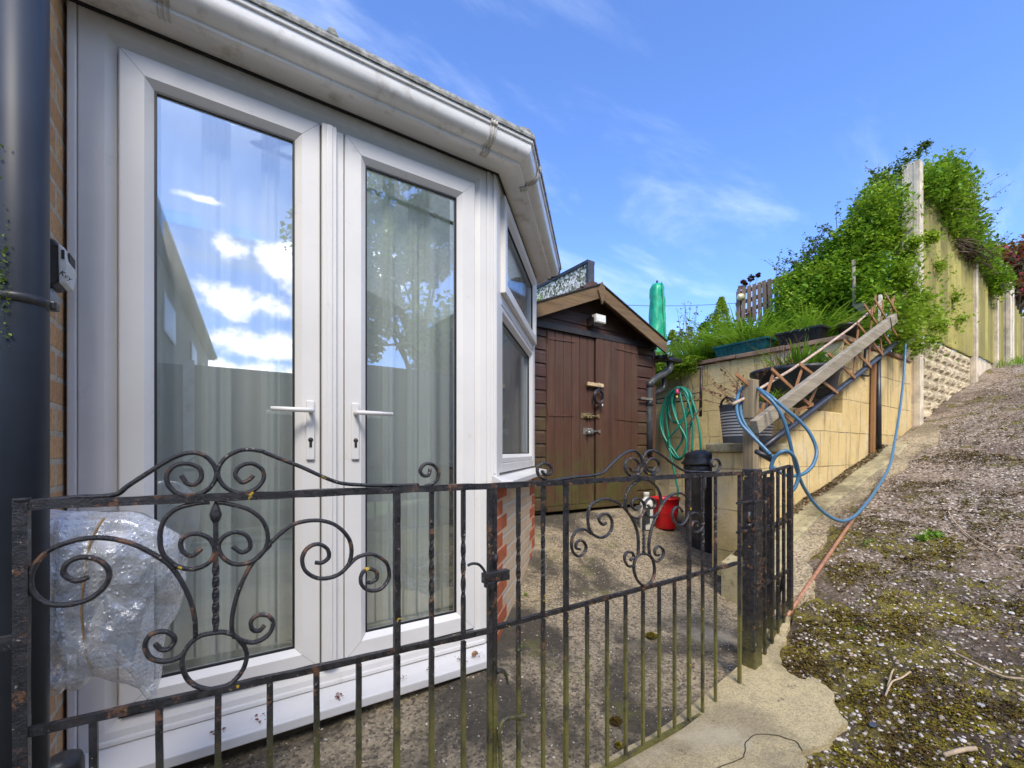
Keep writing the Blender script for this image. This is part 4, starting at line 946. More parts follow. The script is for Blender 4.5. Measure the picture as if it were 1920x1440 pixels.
# coiled black cable lock hanging on the turn button
q = pn(1123, 745, yf - .03); cl = thing('cable_lock', 'coiled black cable lock hanging from the wooden catch on the shed doors', 'cable lock', (q[0], yf - .03, q[2]))
mb = MB(); P = []
for i in range(130):
    t = i / 129 * 2 * math.pi * 3.2; rr_ = .062 - .010 * (t / 20) + .006 * math.sin(t * .9); P.append((q[0] + rr_ * math.cos(t) * 1.0, yf - .032 + .012 * math.sin(t * .31), q[2] + rr_ * 1.12 * math.sin(t)))
mb.tube(P, .0062, 6); mb.build('cable', plain("black_cable", (.02, .02, .028), .3), cl)
mb = MB(); mb.tube([(q[0], yf - .03, q[2] + .06), (q[0] + .002, yf - .028, q[2] + .14)], .002, 5); mb.tube([(q[0] - .002, yf - .03, q[2] + .14), (q[0] + .03, yf - .03, q[2] + .10), (q[0] + .05, yf - .03, q[2] + .04)], .002, 5); mb.build('hook', M['steel'], cl)
mb = MB(); mb.lathe((q[0] + .04, yf - .035, q[2] - .10), [(.010, 0), (.010, .04)], 10); mb.build('lock_barrel', M['steel'], cl)
# bargeboards, finial, roof
FY = 2.93
ap = pn(1127, 533, FY); eR = pn(1250, 640, FY); eRt = pn(1252, 655, FY); 
def bargeboard(x_in, x_out, zi, zo, dpt):
    mb = MB(); mb.prism([(x_in, FY, zi), (x_out, FY, zo), (x_out, FY, zo - dpt), (x_in, FY, zi - dpt)], (0, .022, 0)); mb.build('bargeboard', M['verge'], sh, .002)
sl = (ap[2] - eR[2]) / (eR[0] - ap[0]); AX2 = ap[0]
bargeboard(AX2, eR[0], ap[2], eR[2], .125); XL = AX2 - (eR[0] - AX2) * .98
bargeboard(AX2, XL, ap[2], ap[2] - sl * (AX2 - XL), .125)
mb = MB(); z0 = ap[2]; mb.prism([(AX2, FY - .02, z0 + .02), (AX2 + .052, FY - .02, z0 - .065), (AX2, FY - .02, z0 - .19), (AX2 - .052, FY - .02, z0 - .065)], (0, .018, 0)); mb.build('finial', M['verge'], sh, .002)
mb = MB()
for sx, xo, zo in ((1, eR[0], eR[2]), (-1, XL, ap[2] - sl * (AX2 - XL))):
    n = Vector((-(zo - ap[2]), 0, (xo - AX2))).normalized(); n = n if n.z > 0 else -n
    p0, p1 = Vector((AX2, FY - .012, ap[2])), Vector((xo, FY - .012, zo)); 
    mb.prism([p0, p1, p1 + n * .010, p0 + n * .010], (0, 2.4, 0))
rf = mb.build('roof', M['felt'], sh)
mb = MB(); mb.prism([(AX2, FY + .022, ap[2] - .03), (eR[0], FY + .022, eR[2] - .03), (eR[0], FY + .022, eR[2] - .012), (AX2, FY + .022, ap[2] - .012), (XL, FY + .022, ap[2] - sl * (AX2 - XL) - .012), (XL, FY + .022, ap[2] - sl * (AX2 - XL) - .03)], (0, 2.3, 0)); mb.build('roof_boards', M['shed'], sh)
mb = MB(); mb.box((SR - .02, SN + .0305, SB - .05), (SR, 5.1, EVZ + .0)); mb.box((SL, SN + .0305, SB - .05), (SL + .02, 5.1, EVZ + .0)); mb.box((SL + .02, 5.08, SB - .05), (SR - .02, 5.1, EVZ + .4)); mb.build('side_wall', M['shedh'], sh)
mb = MB(); mb.box((SR - .035, SN - .0175, SB - .05), (SR + .012, SN - .0165 + .03, EVZ - .05)); mb.build('corner_batten', M['shed'], sh)
mb = MB(); mb.box((D0 - .01, SN - .045, SB - .045), (D1 + .01, SN - .002, SB - .004)); mb.build('threshold', M['shedh'], sh)
# floodlight on the gable
q = pn(1123, 599, SN - .10); fl = thing('floodlight', 'small white floodlight tilted down on the shed gable', 'floodlight', (q[0], SN - .1, q[2]))
mb = MB(); mb.box((q[0] - .065, SN - .13, q[2] - .040), (q[0] + .065, SN - .07, q[2] + .040)); bd = mb.build('housing', plain("off_white_metal", (.62, .60, .52), .4, .1, 20, dirt=(.3, .25, .18), dscale=20), fl, .008)
mb = MB(); mb.box((q[0] - .052, SN - .1325, q[2] - .028), (q[0] + .052, SN - .1302, q[2] + .028)); mb.build('lens', plain("frosted_lamp_glass", (.72, .74, .72), .12, .2, 60, .3, 90), bd)
for o_ in (bd,): pass
mb = MB(); mb.box((q[0] - .075, SN - .105, q[2] - .062), (q[0] - .066, SN - .018, q[2] + .012)); mb.box((q[0] - .075, SN - .105, q[2] - .066), (q[0] + .02, SN - .085, q[2] - .054)); mb.lathe((q[0] - .02, SN - .10, q[2] + .040), [(.01, 0), (.006, .012)], 8); mb.build('bracket', M['dark_metal'], fl)
# gutter stub and downpipe at the right corner of the shed
dq = thing('downpipe', 'grey-black shed downpipe with elbows, right of the brown shed doors', 'drainpipe', (4.0, SN, SB))
def pp(c, n): return [pn(1160 + x * .30558, 480 + y * .30558, n) for x, y in c]
Q = pp([(188, 1215), (188, 1000), (188, 880), (190, 800), (215, 762), (290, 715), (312, 695), (312, 648)], SN - .02)
mb = MB(); mb.tube([Q[0]] + spline(Q[1:], 4), .0365, 16); mb.build('pipe', plain("weathered_grey_pipe", (.055, .058, .062), .4, .3, 12, .3, 50, dirt=(.13, .13, .06), dscale=6), dq)
mb = MB(); Q2 = pp([(205, 850), (240, 835), (275, 810), (278, 745)], SN + .04); mb.tube(spline(Q2, 5), .029, 14); mb.build('branch_pipe', M['bplastic'], dq)
mb = MB()
for y_ in (790, 905): c = pp([(188, y_)], SN - .02)[0]; mb.lathe((c[0], c[1], c[2] - .03), [(.036, 0), (.042, .004), (.042, .055), (.036, .06)], 18)
mb.build('collar', M['bplastic'], dq)
mb = MB(); c = pp([(170, 876)], SN - .05)[0]; mb.box((c[0] - .09, c[1] - .01, c[2] - .012), (c[0] + .09, c[1] + .0, c[2] + .012)); mb.build('pipe_bracket', M['steel'], dq)
gx, gy, gz = pp([(290, 632)], SN)[0]
mb = MB(); vs = []; fs = []; N = 10
sgut = [(4.02 + .058 * math.cos(a), .058 * math.sin(a)) for a in [math.pi + math.pi * k / N for k in range(N + 1)]]
gx = SR + .10; mb.prism([(gx + .058 * math.cos(math.pi + math.pi * k / N), SN - .14, gz + .01 + .058 * math.sin(math.pi + math.pi * k / N)) for k in range(N + 1)] + [(gx + .05 * math.cos(-math.pi * k / N), SN - .14, gz + .008 + .05 * math.sin(-math.pi * k / N)) for k in range(N + 1)], (0, 2.2, 0)); mb.build('gutter', M['bplastic'], dq)
mb = MB(); mb.box((pp([(225, 650)], SN - .02)[0][0], SN - .08, gz - .035), (pp([(362, 650)], SN - .02)[0][0], SN + .04, gz + .012)); mb.build('gutter_outlet', M['bplastic'], dq, .015)
# ---------------------------------------------------------------- fence along the path
FY0 = 1.62
fe = thing('closeboard_fence', 'tall closeboard fence with green-stained boards and concrete posts at the top of the path', 'fence', (8, FY0, 1.5))
def cpost(x, y0, y1, z0, z1, w=.10):
    mb = MB(); n = 8
    for i in range(n): pass
    mb.box((x, y0, z0), (x + w, y1, z1), .003)
    mb.box((x - .004, y0 + .02, z0), (x - .0005, y0 + .055, z1 - .02)); mb.box((x - .004, y1 - .05, z0), (x - .0005, y1 - .018, z1 - .02))
    mb.build('post', M['concrete_post'], fe, .006)
cpost(6.42, 1.545, 1.70, .9, 4.22, .12); cpost(6.455, 1.701, 1.80, .9, 4.18, .1)
def panel(x0, x1, z0, z1, gz0, z1b=None):
    mb = MB(); w = .165; n = max(1, int((x1 - x0) / .15)); st = (x1 - x0) / n
    for i in range(n):
        a = x0 + i * st; t = i / n; zt = z1 + ((z1b or z1) - z1) * t + random.uniform(-.012, .012)
        y = FY0 + random.uniform(-.003, .003)
        mb.add([(a, y - .004, z0), (a + w, y - .042, z0), (a + w, y + .0, z0), (a, y + .004, z0), (a, y - .004, zt), (a + w, y - .042, zt), (a + w, y + .0, zt), (a, y + .004, zt)], [(0, 1, 5, 4), (1, 2, 6, 5), (2, 3, 7, 6), (3, 0, 4, 7), (4, 5, 6, 7), (0, 3, 2, 1)])
    mb.build('panel', M['fence'], fe)
    for zz in (z0 + .2, (z0 + z1) / 2, z1 - .2):
        mb = MB(); mb.box((x0, FY0 + .008, zz), (x1, FY0 + .06, zz + .07)); mb.build('arris_rail', M['fence'], fe)
panel(6.54, 8.92, 2.36, 4.06, 1.2); cpost(8.92, 1.545, 1.66, 1.4, 4.08)
panel(9.02, 10.28, 2.42, 3.90, 1.9); cpost(10.28, 1.545, 1.66, 1.9, 3.88)
cpost(10.95, 1.50, 1.66, 1.9, 3.86, .16); cpost(11.3, 1.52, 1.66, 2.0, 3.84, .12)
panel(10.38, 10.95, 2.3, 3.85, 1.9); panel(11.42, 12.6, 2.3, 3.78, 2.3, 3.5); cpost(12.6, 1.50, 1.66, 2.2, 3.55, .14)
x = 12.74
for k in range(4): panel(x, x + 1.83, 2.35, 3.5, 2.4); cpost(x + 1.83, 1.52, 1.66, 2.2, 3.55, .12); x += 1.95
# rock-faced gravel boards under the first panel
def rock(x0, x1, z0, z1, rows):
    dh = (z1 - z0) / rows
    for r in range(3):
        mb = MB(); ra, rb = r * rows // 3, (r + 1) * rows // 3
        mb.box((x0, FY0 - .008, z0 + ra * dh), (x1, FY0 + .04, z0 + rb * dh - .004))
        for q in range(ra, rb):
            x = x0 + .01 + (q % 2) * .12
            while x < x1 - .05:
                w = min(random.uniform(.20, .30), x1 - .01 - x); za, zb = z0 + q * dh + .012, z0 + (q + 1) * dh - .010
                nx, nz = 6, 4; vs = []; fs = []
                for j in range(nz + 1):
                    for i in range(nx + 1):
                        ed = (i in (0, nx)) or (j in (0, nz)); px, pz = x + w * i / nx, za + (zb - za) * j / nz
                        vs.append((px, FY0 - .009 - (0 if ed else .018 + .020 * MN.noise(Vector((px * 17, pz * 23, 3)))), pz))
                for j in range(nz):
                    for i in range(nx): fs.append((j * (nx + 1) + i, j * (nx + 1) + i + 1, (j + 1) * (nx + 1) + i + 1, (j + 1) * (nx + 1) + i))
                mb.add(vs, fs); x += w + .018
        mb.build('gravel_board', M['gravelboard'], fe)
rock(6.54, 8.92, 1.25, 2.345, 9)
for a, b_, z0, z1 in ((9.02, 10.28, 1.9, 2.41), (10.38, 10.95, 2.1, 2.29), (11.42, 12.6, 2.2, 2.29), (12.74, 20.5, 2.2, 2.34)):
    mb = MB(); mb.box((a, FY0 - .005, z0), (b_, FY0 + .045, z1)); mb.build('gravel_board', M['concrete_post'], fe)

# ---------------------------------------------------------------- things on and against the wall
def D3(c, n): return [pn(1340 + x * .22222, 560 + y * .22222, n) for x, y in c]      # r2-3 crop
HN = 1.50
tp = thing('timber_post', 'short weathered square timber post beside the pier with blue hose looped over it', 'post', (2.85, 1.5, .2))
q = pn(1410, 713, HN); mb = MB(); mb.box((q[0] - .048, HN - .035, .15), (q[0] + .022, HN + .035, q[2])); mb.build('post', M['post_wood'], tp, .004)
mb = MB(); z = D3([(300, 1010)], HN)[0][2]; mb.tube([(q[0] - .055, HN - .04, z), (q[0] + .03, HN - .04, z + .003), (q[0] + .03, HN + .04, z), (q[0] - .055, HN + .04, z)], .004, 5, True); mb.tube([(q[0] - .05, HN - .045, z), (q[0] - .10, HN - .07, z - .06)], .003, 5); mb.build('cable_tie', M['dark_metal'], tp)
hr = thing('handrail', 'grey weathered timber plank sloping up beside the wall steps', 'handrail', (4, 1.47, 1.5))
a, b_ = D3([(335, 1085), (1515, 165)], HN - .07); mb = MB(); mb.beam(a, b_, .045, .085); mb.build('plank', M['grey_wood'], hr, .004)
for t in (.10, .93):
    c = Vector(a).lerp(Vector(b_), t); u = (Vector(b_) - Vector(a)).normalized(); up = Vector((0, -1, 0)).cross(u) * .048
    mb = MB(); w = Vector((0, .026, 0)); mb.tube([c + up - w, c + up + w, c - up + w, c - up - w], .004, 5, True); mb.build('cable_tie', M['dark_metal'], hr)
gp_ = thing('grab_pipe', 'black plastic pipe sloping up along the wall below the trellis', 'pipe', (4, 1.55, 1.4))
a, b_ = D3([(400, 1265), (1600, 315)], HN + .03); P = [Vector(a).lerp(Vector(b_), k / 8) + Vector((0, 0, -.012 * math.sin(math.pi * k / 8))) for k in range(9)]
mb = MB(); mb.tube(P, .022, 14); mb.build('pipe', plain("blue_black_pipe", (.022, .027, .042), .4, .3, 12, .2, 40), gp_)
vp = thing('upright_pipe', 'upright black pipe against the tan wall, lower right of the trellis', 'pipe', (5.27, 1.58, .9))
c0, c1 = D3([(1385, 1360), (1378, 490)], 1.575); mb = MB(); mb.tube([c0, c1], .024, 14); mb.build('pipe', M['bplastic'], vp)
mb = MB(); mb.lathe((c1[0], c1[1], c1[2] - .03), [(.026, 0), (.026, .03)], 14); mb.build('pipe_cap', M['bplastic'], vp)
vb = thing('brown_batten', 'narrow brown timber batten standing beside the upright black pipe', 'batten', (5.1, 1.59, .9))
c0, c1 = D3([(1332, 1350), (1345, 540)], 1.59); mb = MB(); mb.beam(c0, c1, .045, .03); mb.build('batten', M['slat'], vb, .003)
pole = thing('cane', 'long thin bare wooden pole running up behind the trellis slats', 'pole', (3.5, 1.5, 1.5))
P = D3([(150, 890), (260, 835), (430, 730), (700, 565), (950, 390), (1200, 205), (1400, 20)], HN + .03); mb = MB(); mb.tube(spline(P, 4), .010, 7, rough=.1); mb.build('pole', plain("peeled_stick", (.50, .36, .26), .8, .25, 30, .5, 60), pole)
tr = thing('expanding_trellis', 'orange-brown expanding trellis slats zigzagging along the black sloping pipe', 'trellis', (4, 1.5, 1.5))
S1 = [((180, 635), (660, 1040)), ((480, 592), (800, 895)), ((715, 550), (1040, 798)), ((955, 460), (1185, 670)), ((1090, 348), (1320, 578)), ((1200, 205), (1420, 475)), ((1262, 50), (1480, 380)), ((1345, 0), (1545, 325)), ((1440, -40), (1600, 220))]
S2 = [((500, 615), (385, 990)), ((742, 575), (672, 790)), ((860, 750), (795, 890)), ((1105, 365), (1035, 700)), ((1215, 225), (1170, 640)), ((1330, 70), (1300, 550)), ((1420, 20), (1395, 330)), ((1395, 310), (1412, 470)), ((1500, 0), (1485, 110)), ((670, 955), (830, 890)), ((372, 925), (365, 1010)), ((1515, -20), (1475, 180)), ((1360, -30), (1345, 120))]
for k, ((p, q)) in enumerate(S1 + S2):
    y = HN + (.002 if k < len(S1) else .014); a, b_ = D3([p, q], y); mb = MB(); mb.beam(a, b_, .010, .026, (0, 1, 0)) if False else mb.beam(a, b_, .024, .009, (0, 1, 0)); mb.build('slat', M['slat'], tr, .001)
a, b_ = D3([(1395, 200), (1400, -30)], HN + .05); 
pk = thing('fence_paling', 'pale grey upright paling behind the top end of the trellis', 'paling', a); mb = MB(); mb.beam(a, b_, .04, .02, (0, 1, 0)); mb.build('paling', M['concrete_post'], pk)
st = thing('plant_stake', 'grey wooden stake standing up in the hedge above the trellis', 'stake', D3([(1180, 250)], 1.9)[0]); a, b_ = pn(1602, 600, 1.95), pn(1600, 488, 1.95); mb = MB(); mb.tube([a, b_], .018, 7, rough=.08); mb.build('stake', M['grey_wood'], st)

# blue reinforced hose
def hose_mat(name, c1, c2):
    b = NB(name); w = b.vor(220, rand=.3); return b.fin(b.mix(b.rng(w, .25, .5), c1, c2), .35, b.bump(w, .3, .001), spec=.5)
bh = thing('garden_hose', 'blue braided hose looped over the timber post and drooping down across the path', 'hose', (2.8, 1.45, .9))
def E5(c, s): return [(1420 + x * .20833, 800 + y * .20833, k) for (x, y), k in zip(c, s)]
def hp(L_): return [ps(x, y, s) for x, y, s in L_]
mh = hose_mat("blue_hose", (.025, .085, .16), (.08, .20, .31))
P1 = hp([(1698, 640, 4.35), (1695, 700, 4.25), (1687, 770, 4.05), (1678, 825, 3.85), (1668, 873, 3.6), (1645, 915, 3.35), (1625, 943, 3.1), (1603, 967, 2.95), (1580, 977, 2.87), (1555, 968, 2.85), (1528, 945, 2.82), (1508, 915, 2.76), (1496, 888, 2.72), (1487, 855, 2.68), (1478, 815, 2.66), (1466, 780, 2.66), (1450, 755, 2.68), (1432, 738, 2.72), (1420, 728, 2.8), (1400, 722, 2.86), (1385, 738, 2.84), (1381, 765, 2.78), (1388, 792, 2.72), (1405, 812, 2.68), (1425, 832, 2.64), (1444, 852, 2.6), (1452, 862, 2.6)])
P2 = hp([(1424, 730, 2.9), (1445, 743, 2.74), (1470, 765, 2.7), (1500, 790, 2.68), (1520, 815, 2.66), (1531, 845, 2.64), (1524, 872, 2.6), (1505, 889, 2.58), (1480, 892, 2.56), (1462, 885, 2.56), (1445, 872, 2.6)])
P3 = hp([(1445, 880, 2.45), (1450, 862, 2.44), (1462, 849, 2.42), (1476, 846, 2.42), (1488, 856, 2.44), (1495, 875, 2.48), (1497, 893, 2.5), (1490, 915, 2.5), (1478, 925, 2.5)])
P4 = hp([(1437, 895, 2.3), (1436, 920, 2.3), (1436, 958, 2.3)])
P5 = hp([(1380, 772, 2.86), (1382, 748, 2.9), (1392, 736, 2.94), (1404, 730, 2.95)]) 
P6 = hp([(1444, 852, 2.58), (1430, 838, 2.66), (1412, 816, 2.72), (1394, 790, 2.78), (1388, 765, 2.84), (1393, 745, 2.9), (1405, 733, 2.96)])
for P in (P1, P2, P3, P4, P6):
    mb = MB(); mb.tube(spline(P, 6), .0102, 10); mb.build('hose', mh, bh)
c = ps(1436, 972, 2.3); mb = MB(); mb.lathe((c[0], c[1], c[2] - .02), [(.014, 0), (.016, .01), (.014, .05)], 12); mb.build('hose_connector', plain("orange_plastic", (.70, .25, .03), .45), bh)
c = ps(1434, 855, 2.6); c2 = ps(1417, 846, 2.6); mb = MB(); mb.tube([ps(1448, 862, 2.6), ps(1417, 846, 2.6)], [.019, .014], 10); mb.build('spray_gun', M['bplastic'], bh)
cp = thing('copper_pipe', 'thin rusty copper-coloured rod lying along the path edge below the hose', 'rod', (2.9, 1.2, .3))
P = [(1606, 972), (1560, 1040), (1520, 1100), (1476, 1165)]; Q = []
for px, py in P:
    r = ray(px, py); lo, hi = .5, 6.0
    for _ in range(40):
        k = (lo + hi) / 2
        if EZ + r[2] * k > gpath(r[0] * k, r[1] * k): lo = k
        else: hi = k
    Q.append((r[0] * k, r[1] * k, gpath(r[0] * k, r[1] * k) + .028))
mb = MB(); mb.tube(spline(Q, 5), .0105, 8); mb.build('rod', plain("rusty_copper", (.42, .20, .11), .5, .25, 30, .4, 90, .2), cp)

# ---------------------------------------------------------------- vegetation helpers
def leaves(name, C, size, mat, parent, spread=1.0, up=.35, asp=.55, seed=0):
    """C: (n,3) centres. Folded leaf of two quads each; one mesh."""
    r = np.random.default_rng(seed + len(C)); n = len(C); C = np.asarray(C)
    nrm = r.normal(size=(n, 3)); nrm[:, 2] = np.abs(nrm[:, 2]) + up * 2; nrm /= np.linalg.norm(nrm, axis=1)[:, None]
    t = r.normal(size=(n, 3)); t -= (t * nrm).sum(1)[:, None] * nrm; t /= np.linalg.norm(t, axis=1)[:, None]; b = np.cross(nrm, t)
    s = (size * (.4 + 1.3 * r.uniform(0, 1, n) ** 1.4))[:, None]; w = s * asp
    base = C - t * s * .5; tip = C + t * s * .5 - nrm * s * .12; l = C + b * w * .5 + nrm * s * .07; q = C - b * w * .5 + nrm * s * .07
    V = np.stack([base, l, tip, q], 1).reshape(-1, 3)
    return raw(name, V, None, mat, parent)
def blades(name, roots, length, width, mat, parent, droop=.6, seg=5, lean=.5, seed=1):
    r = np.random.default_rng(seed); n = len(roots); roots = np.asarray(roots, dtype=float)
    a = r.uniform(0, 2 * np.pi, n); d = np.stack([np.cos(a), np.sin(a), np.zeros(n)], 1); side = np.stack([-np.sin(a), np.cos(a), np.zeros(n)], 1)
    Ln = length * r.uniform(.5, 1.25, n); le = lean * r.uniform(.2, 1.3, n); dr = droop * r.uniform(.3, 1.5, n)
    ps_ = []
    for k in range(seg + 1):
        t = k / seg; out_ = le * t + dr * t * t; h = t - .55 * dr * t ** 3
        p = roots + d * (Ln * out_)[:, None] + np.array([0, 0, 1]) * (Ln * h)[:, None]; w = (width * (1 - t ** 2.2) * .5 + .0006)
        ps_.append((p - side * w, p + side * w))
    V = []
    for k in range(seg): V.append(np.stack([ps_[k][0], ps_[k][1], ps_[k + 1][1], ps_[k + 1][0]], 1))
    V = np.stack(V, 1).reshape(-1, 3); V = V[:]
    o = raw(name, V, None, mat, parent)
    import bmesh
    bm = bmesh.new(); bm.from_mesh(o.data); bmesh.ops.remove_doubles(bm, verts=bm.verts, dist=1e-5); bm.to_mesh(o.data); bm.free(); return o
def clumps(n, centres, radii, r, shell=.5, gauss=False):
    radii = np.resize(radii, len(centres)); idx = r.integers(0, len(centres), n); u = r.normal(size=(n, 3)); u /= np.linalg.norm(u, axis=1)[:, None]
    rad = np.abs(r.normal(size=n)) * .62 if gauss else r.uniform(0, 1, n) ** shell
    return np.asarray(centres)[idx] + u * (np.asarray(radii)[idx] * rad)[:, None]
M['ivy'] = mat_leaf("glossy_hedge_leaf", [(.045, .11, .010), (.12, .26, .016), (.22, .42, .024), (.36, .54, .04)], .42, .40, 3)
M['leaf_y'] = mat_leaf("yellow_green_leaf", [(.15, .27, .015), (.28, .44, .03), (.44, .56, .05)], .4, .45)
M['leaf_d'] = mat_leaf("dark_leaf", [(.018, .045, .012), (.04, .085, .02), (.09, .15, .03)], .3)
M['leaf_r'] = mat_leaf("maroon_leaf", [(.14, .012, .025), (.30, .03, .05), (.46, .09, .09)], .35)
M['grass'] = mat_leaf("bright_blade", [(.07, .19, .012), (.14, .32, .02), (.26, .44, .035), (.42, .50, .10)], .4, .45, 4)
M['moss'] = mat_leaf("moss_leaf", [(.10, .17, .01), (.20, .32, .015), (.34, .45, .03)], .3, .7, 6)
M['dry'] = mat_leaf("dry_brown_leaf", [(.10, .04, .025), (.20, .08, .05), (.34, .20, .10)], .2, .7)
M['twig'] = plain("twig_bark", (.14, .095, .06), .9, .3, 20, .5, 60)
leaves('moss', PIPE_MOSS, .0055, M['moss'], dp, up=.3, asp=.5, seed=6)['kind'] = 'stuff'
M['silver'] = mat_leaf("silver_leaf", [(.25, .32, .28), (.5, .58, .52), (.7, .74, .68)], .2)
def stems(name, P, parent, mat=None, r0=.01, r1=.004):
    mb = MB()
    for a, b_ in P:
        a, b_ = Vector(a), Vector(b_); m = (a + b_) / 2 + Vector((random.uniform(-.06, .06), random.uniform(-.06, .06), random.uniform(-.02, .06))) * (b_ - a).length
        S = spline([a, m, b_], 3); n = len(S); mb.tube(S, [r0 + (r1 - r0) * i / (n - 1) for i in range(n)], 5)
    return mb.build(name, mat or M['twig'], parent)

# the big climbing hedge: from the end of the fence back across the raised garden
hg = thing('hedge', 'big glossy green hedge sweeping down from the tall concrete post over the raised garden', 'hedge', (6.5, 2.4, 2.0))
def hedge_pts(n, r):
    out_ = []
    t = r.uniform(0, 1, n) ** .9; y = 1.72 + 1.12 * t
    ztop = 3.92 - .52 * t ** .8 - .08 * np.sin(t * 9) - .25 * np.exp(-((t - 0) / .06) ** 2) * 0
    zbot = np.full(n, 2.0)
    ztop = np.interp(y, [1.7, 1.85, 2.0, 2.2, 2.45, 2.68, 2.95], [4.05, 3.98, 3.84, 3.60, 3.42, 3.32, 3.2])
    h = r.uniform(0, 1, n) ** .75; z = zbot + (ztop - zbot) * h
    x = 6.5 + .22 * r.uniform(-1, 1, n) - .85 * r.uniform(0, 1, n) * (1 - h) ** .7
    return np.stack([x, y, z], 1)
r = np.random.default_rng(3)
cc = hedge_pts(260, r); rd = r.uniform(.14, .26, 260); P = clumps(70000, cc, rd, r, .36)
leaves('leaves', P, .044, M['ivy'], hg, seed=2)
cc = hedge_pts(110, r); cc[:, 0] -= .14; P = clumps(22000, cc, r.uniform(.10, .22, 60), r, .5); leaves('new_growth', P, .042, M['leaf_y'], hg, seed=5)
cc = [(6.15 + random.uniform(-.25, .25), random.uniform(2.75, 3.75), random.uniform(2.0, 2.75)) for _ in range(46)]; P = clumps(11000, cc, r.uniform(.10, .20, 46), r, .45); leaves('low_growth', P, .042, M['ivy'], hg, seed=7)
# wispy shoots on the outline
sh_ = []; LP = []
for k in range(70):
    t = random.random() ** .9; y = 1.75 + 1.2 * t; z = float(np.interp(y, [1.7, 2.0, 2.2, 2.45, 2.95], [4.1, 3.9, 3.66, 3.48, 3.28])); a = Vector((6.4 + random.uniform(-.3, .2), y, z)); b_ = a + Vector((random.uniform(-.15, .1), random.uniform(-.25, .25), random.uniform(.10, .30)))
    sh_.append((a, b_))
    for q in range(16): LP.append(a.lerp(b_, random.uniform(.3, 1.05)) + Vector([random.uniform(-.03, .03) for _ in range(3)]))
stems('shoots', sh_, hg, r0=.004, r1=.0015); leaves('shoot_leaves', np.array([tuple(p) for p in LP]), .034, M['leaf_d'], hg, seed=9)
# foliage hanging in front of the wall end, round the concrete post foot
P = clumps(9000, [pn(1715, 600, 1.50), pn(1700, 625, 1.46), pn(1735, 590, 1.50), pn(1690, 580, 1.5), pn(1725, 560, 1.52), pn(1760, 610, 1.5), pn(1700, 480, 1.66), pn(1680, 440, 1.75), pn(1700, 530, 1.6), pn(1690, 505, 1.6), pn(1715, 455, 1.56), pn(1745, 445, 1.55)], [.20, .16, .16, .2, .17, .12, .18, .2, .2, .16, .08, .08], r, .55, True)
leaves('hanging_leaves', P, .040, M['leaf_y'], hg, seed=11)
P = clumps(2600, [pn(1760, 500, 1.56), pn(1790, 560, 1.56), pn(1750, 640, 1.5), pn(1800, 600, 1.55), pn(1765, 410, 1.6), pn(1720, 650, 1.48), pn(1780, 430, 1.58)], [.16, .14, .16, .16, .12, .14, .12], r, .8, True); leaves('stray_leaves', P, .034, M['leaf_y'], hg, seed=12)
stems('branches', [((6.5, 2.2, 1.9), (6.4, 2.0, 3.3)), ((6.5, 2.9, 1.9), (6.3, 3.0, 3.2)), ((6.6, 1.9, 1.9), (6.45, 1.9, 3.9)), ((6.5, 2.7, 1.9), (6.4, 2.7, 2.8)), ((6.6, 1.9, 3.4), (6.5, 1.85, 4.3))], hg, r0=.03, r1=.01)
P = clumps(500, [pn(1700, 300, 1.72), pn(1725, 285, 1.72), pn(1688, 318, 1.72), pn(1738, 270, 1.72)], [.14, .12, .12, .06], r, .8); leaves('shoot_leaves', P, .036, M['leaf_d'], hg, seed=14)
stems('shoots', [(pn(1700, 320, 1.74), pn(1738, 265, 1.72)), (pn(1695, 325, 1.74), pn(1680, 290, 1.72))], hg, r0=.005, r1=.002)
# bush hanging over the first fence bay
bs = thing('overhanging_bush', 'rounded bright green bush spilling over the top of the tall fence', 'bush', (7.8, 2.0, 2.0))
cc = []; rd = []
for k in range(240):
    t = random.random(); x = 6.72 + 3.5 * t; y = 1.64 + random.uniform(-.16, .55); top_ = float(np.interp(x, [6.6, 6.95, 7.6, 8.3, 9.0, 9.7, 10.4], [4.05, 4.42, 4.66, 4.62, 4.35, 4.0, 3.6])); z = random.uniform(min(3.95 - .3 * t, top_ - .3), top_ - .12)
    cc.append((x, y, z)); rd.append(random.uniform(.14, .24))
P = clumps(62000, cc, rd, r, .40); leaves('leaves', P, .046, M['ivy'], bs, seed=21)
P = clumps(15000, [c for c in cc if c[2] > 4.1], [.24] * len([c for c in cc if c[2] > 4.1]), r, .4); leaves('new_growth', P, .042, M['leaf_y'], bs, seed=22)
sh_ = []; LP = []
for k in range(60):
    x = random.uniform(7, 10.6); a = Vector((x, 1.6 + random.uniform(-.2, .1), random.uniform(3.7, 4.4) - .3 * (x - 7) / 3)); b_ = a + Vector((random.uniform(.0, .6), random.uniform(-.35, -.05), random.uniform(-.15, .35))); sh_.append((a, b_))
    for q in range(10): LP.append(tuple(a.lerp(b_, random.uniform(.3, 1.05)) + Vector([random.uniform(-.03, .03) for _ in range(3)])))
stems('shoots', sh_, bs, r0=.004, r1=.0015); leaves('shoot_leaves', np.array(LP), .034, M['leaf_d'], bs, seed=23)
stems('dry_stems', [((8.1 + random.uniform(-.3, .6), 1.55, 3.75 + random.uniform(-.16, .1)), (8.9 + random.uniform(-.3, .5), 1.50 + random.uniform(-.12, .1), 3.72 + random.uniform(-.16, .12))) for k in range(46)], bs, r0=.008, r1=.004)
stems('branches', [((7.5, 2.1, 1.9), (7.4, 1.8, 4.1)), ((8.6, 2.1, 1.9), (8.5, 1.8, 4.0)), ((9.6, 2.1, 1.9), (9.5, 1.8, 3.9))], bs, r0=.03, r1=.012)

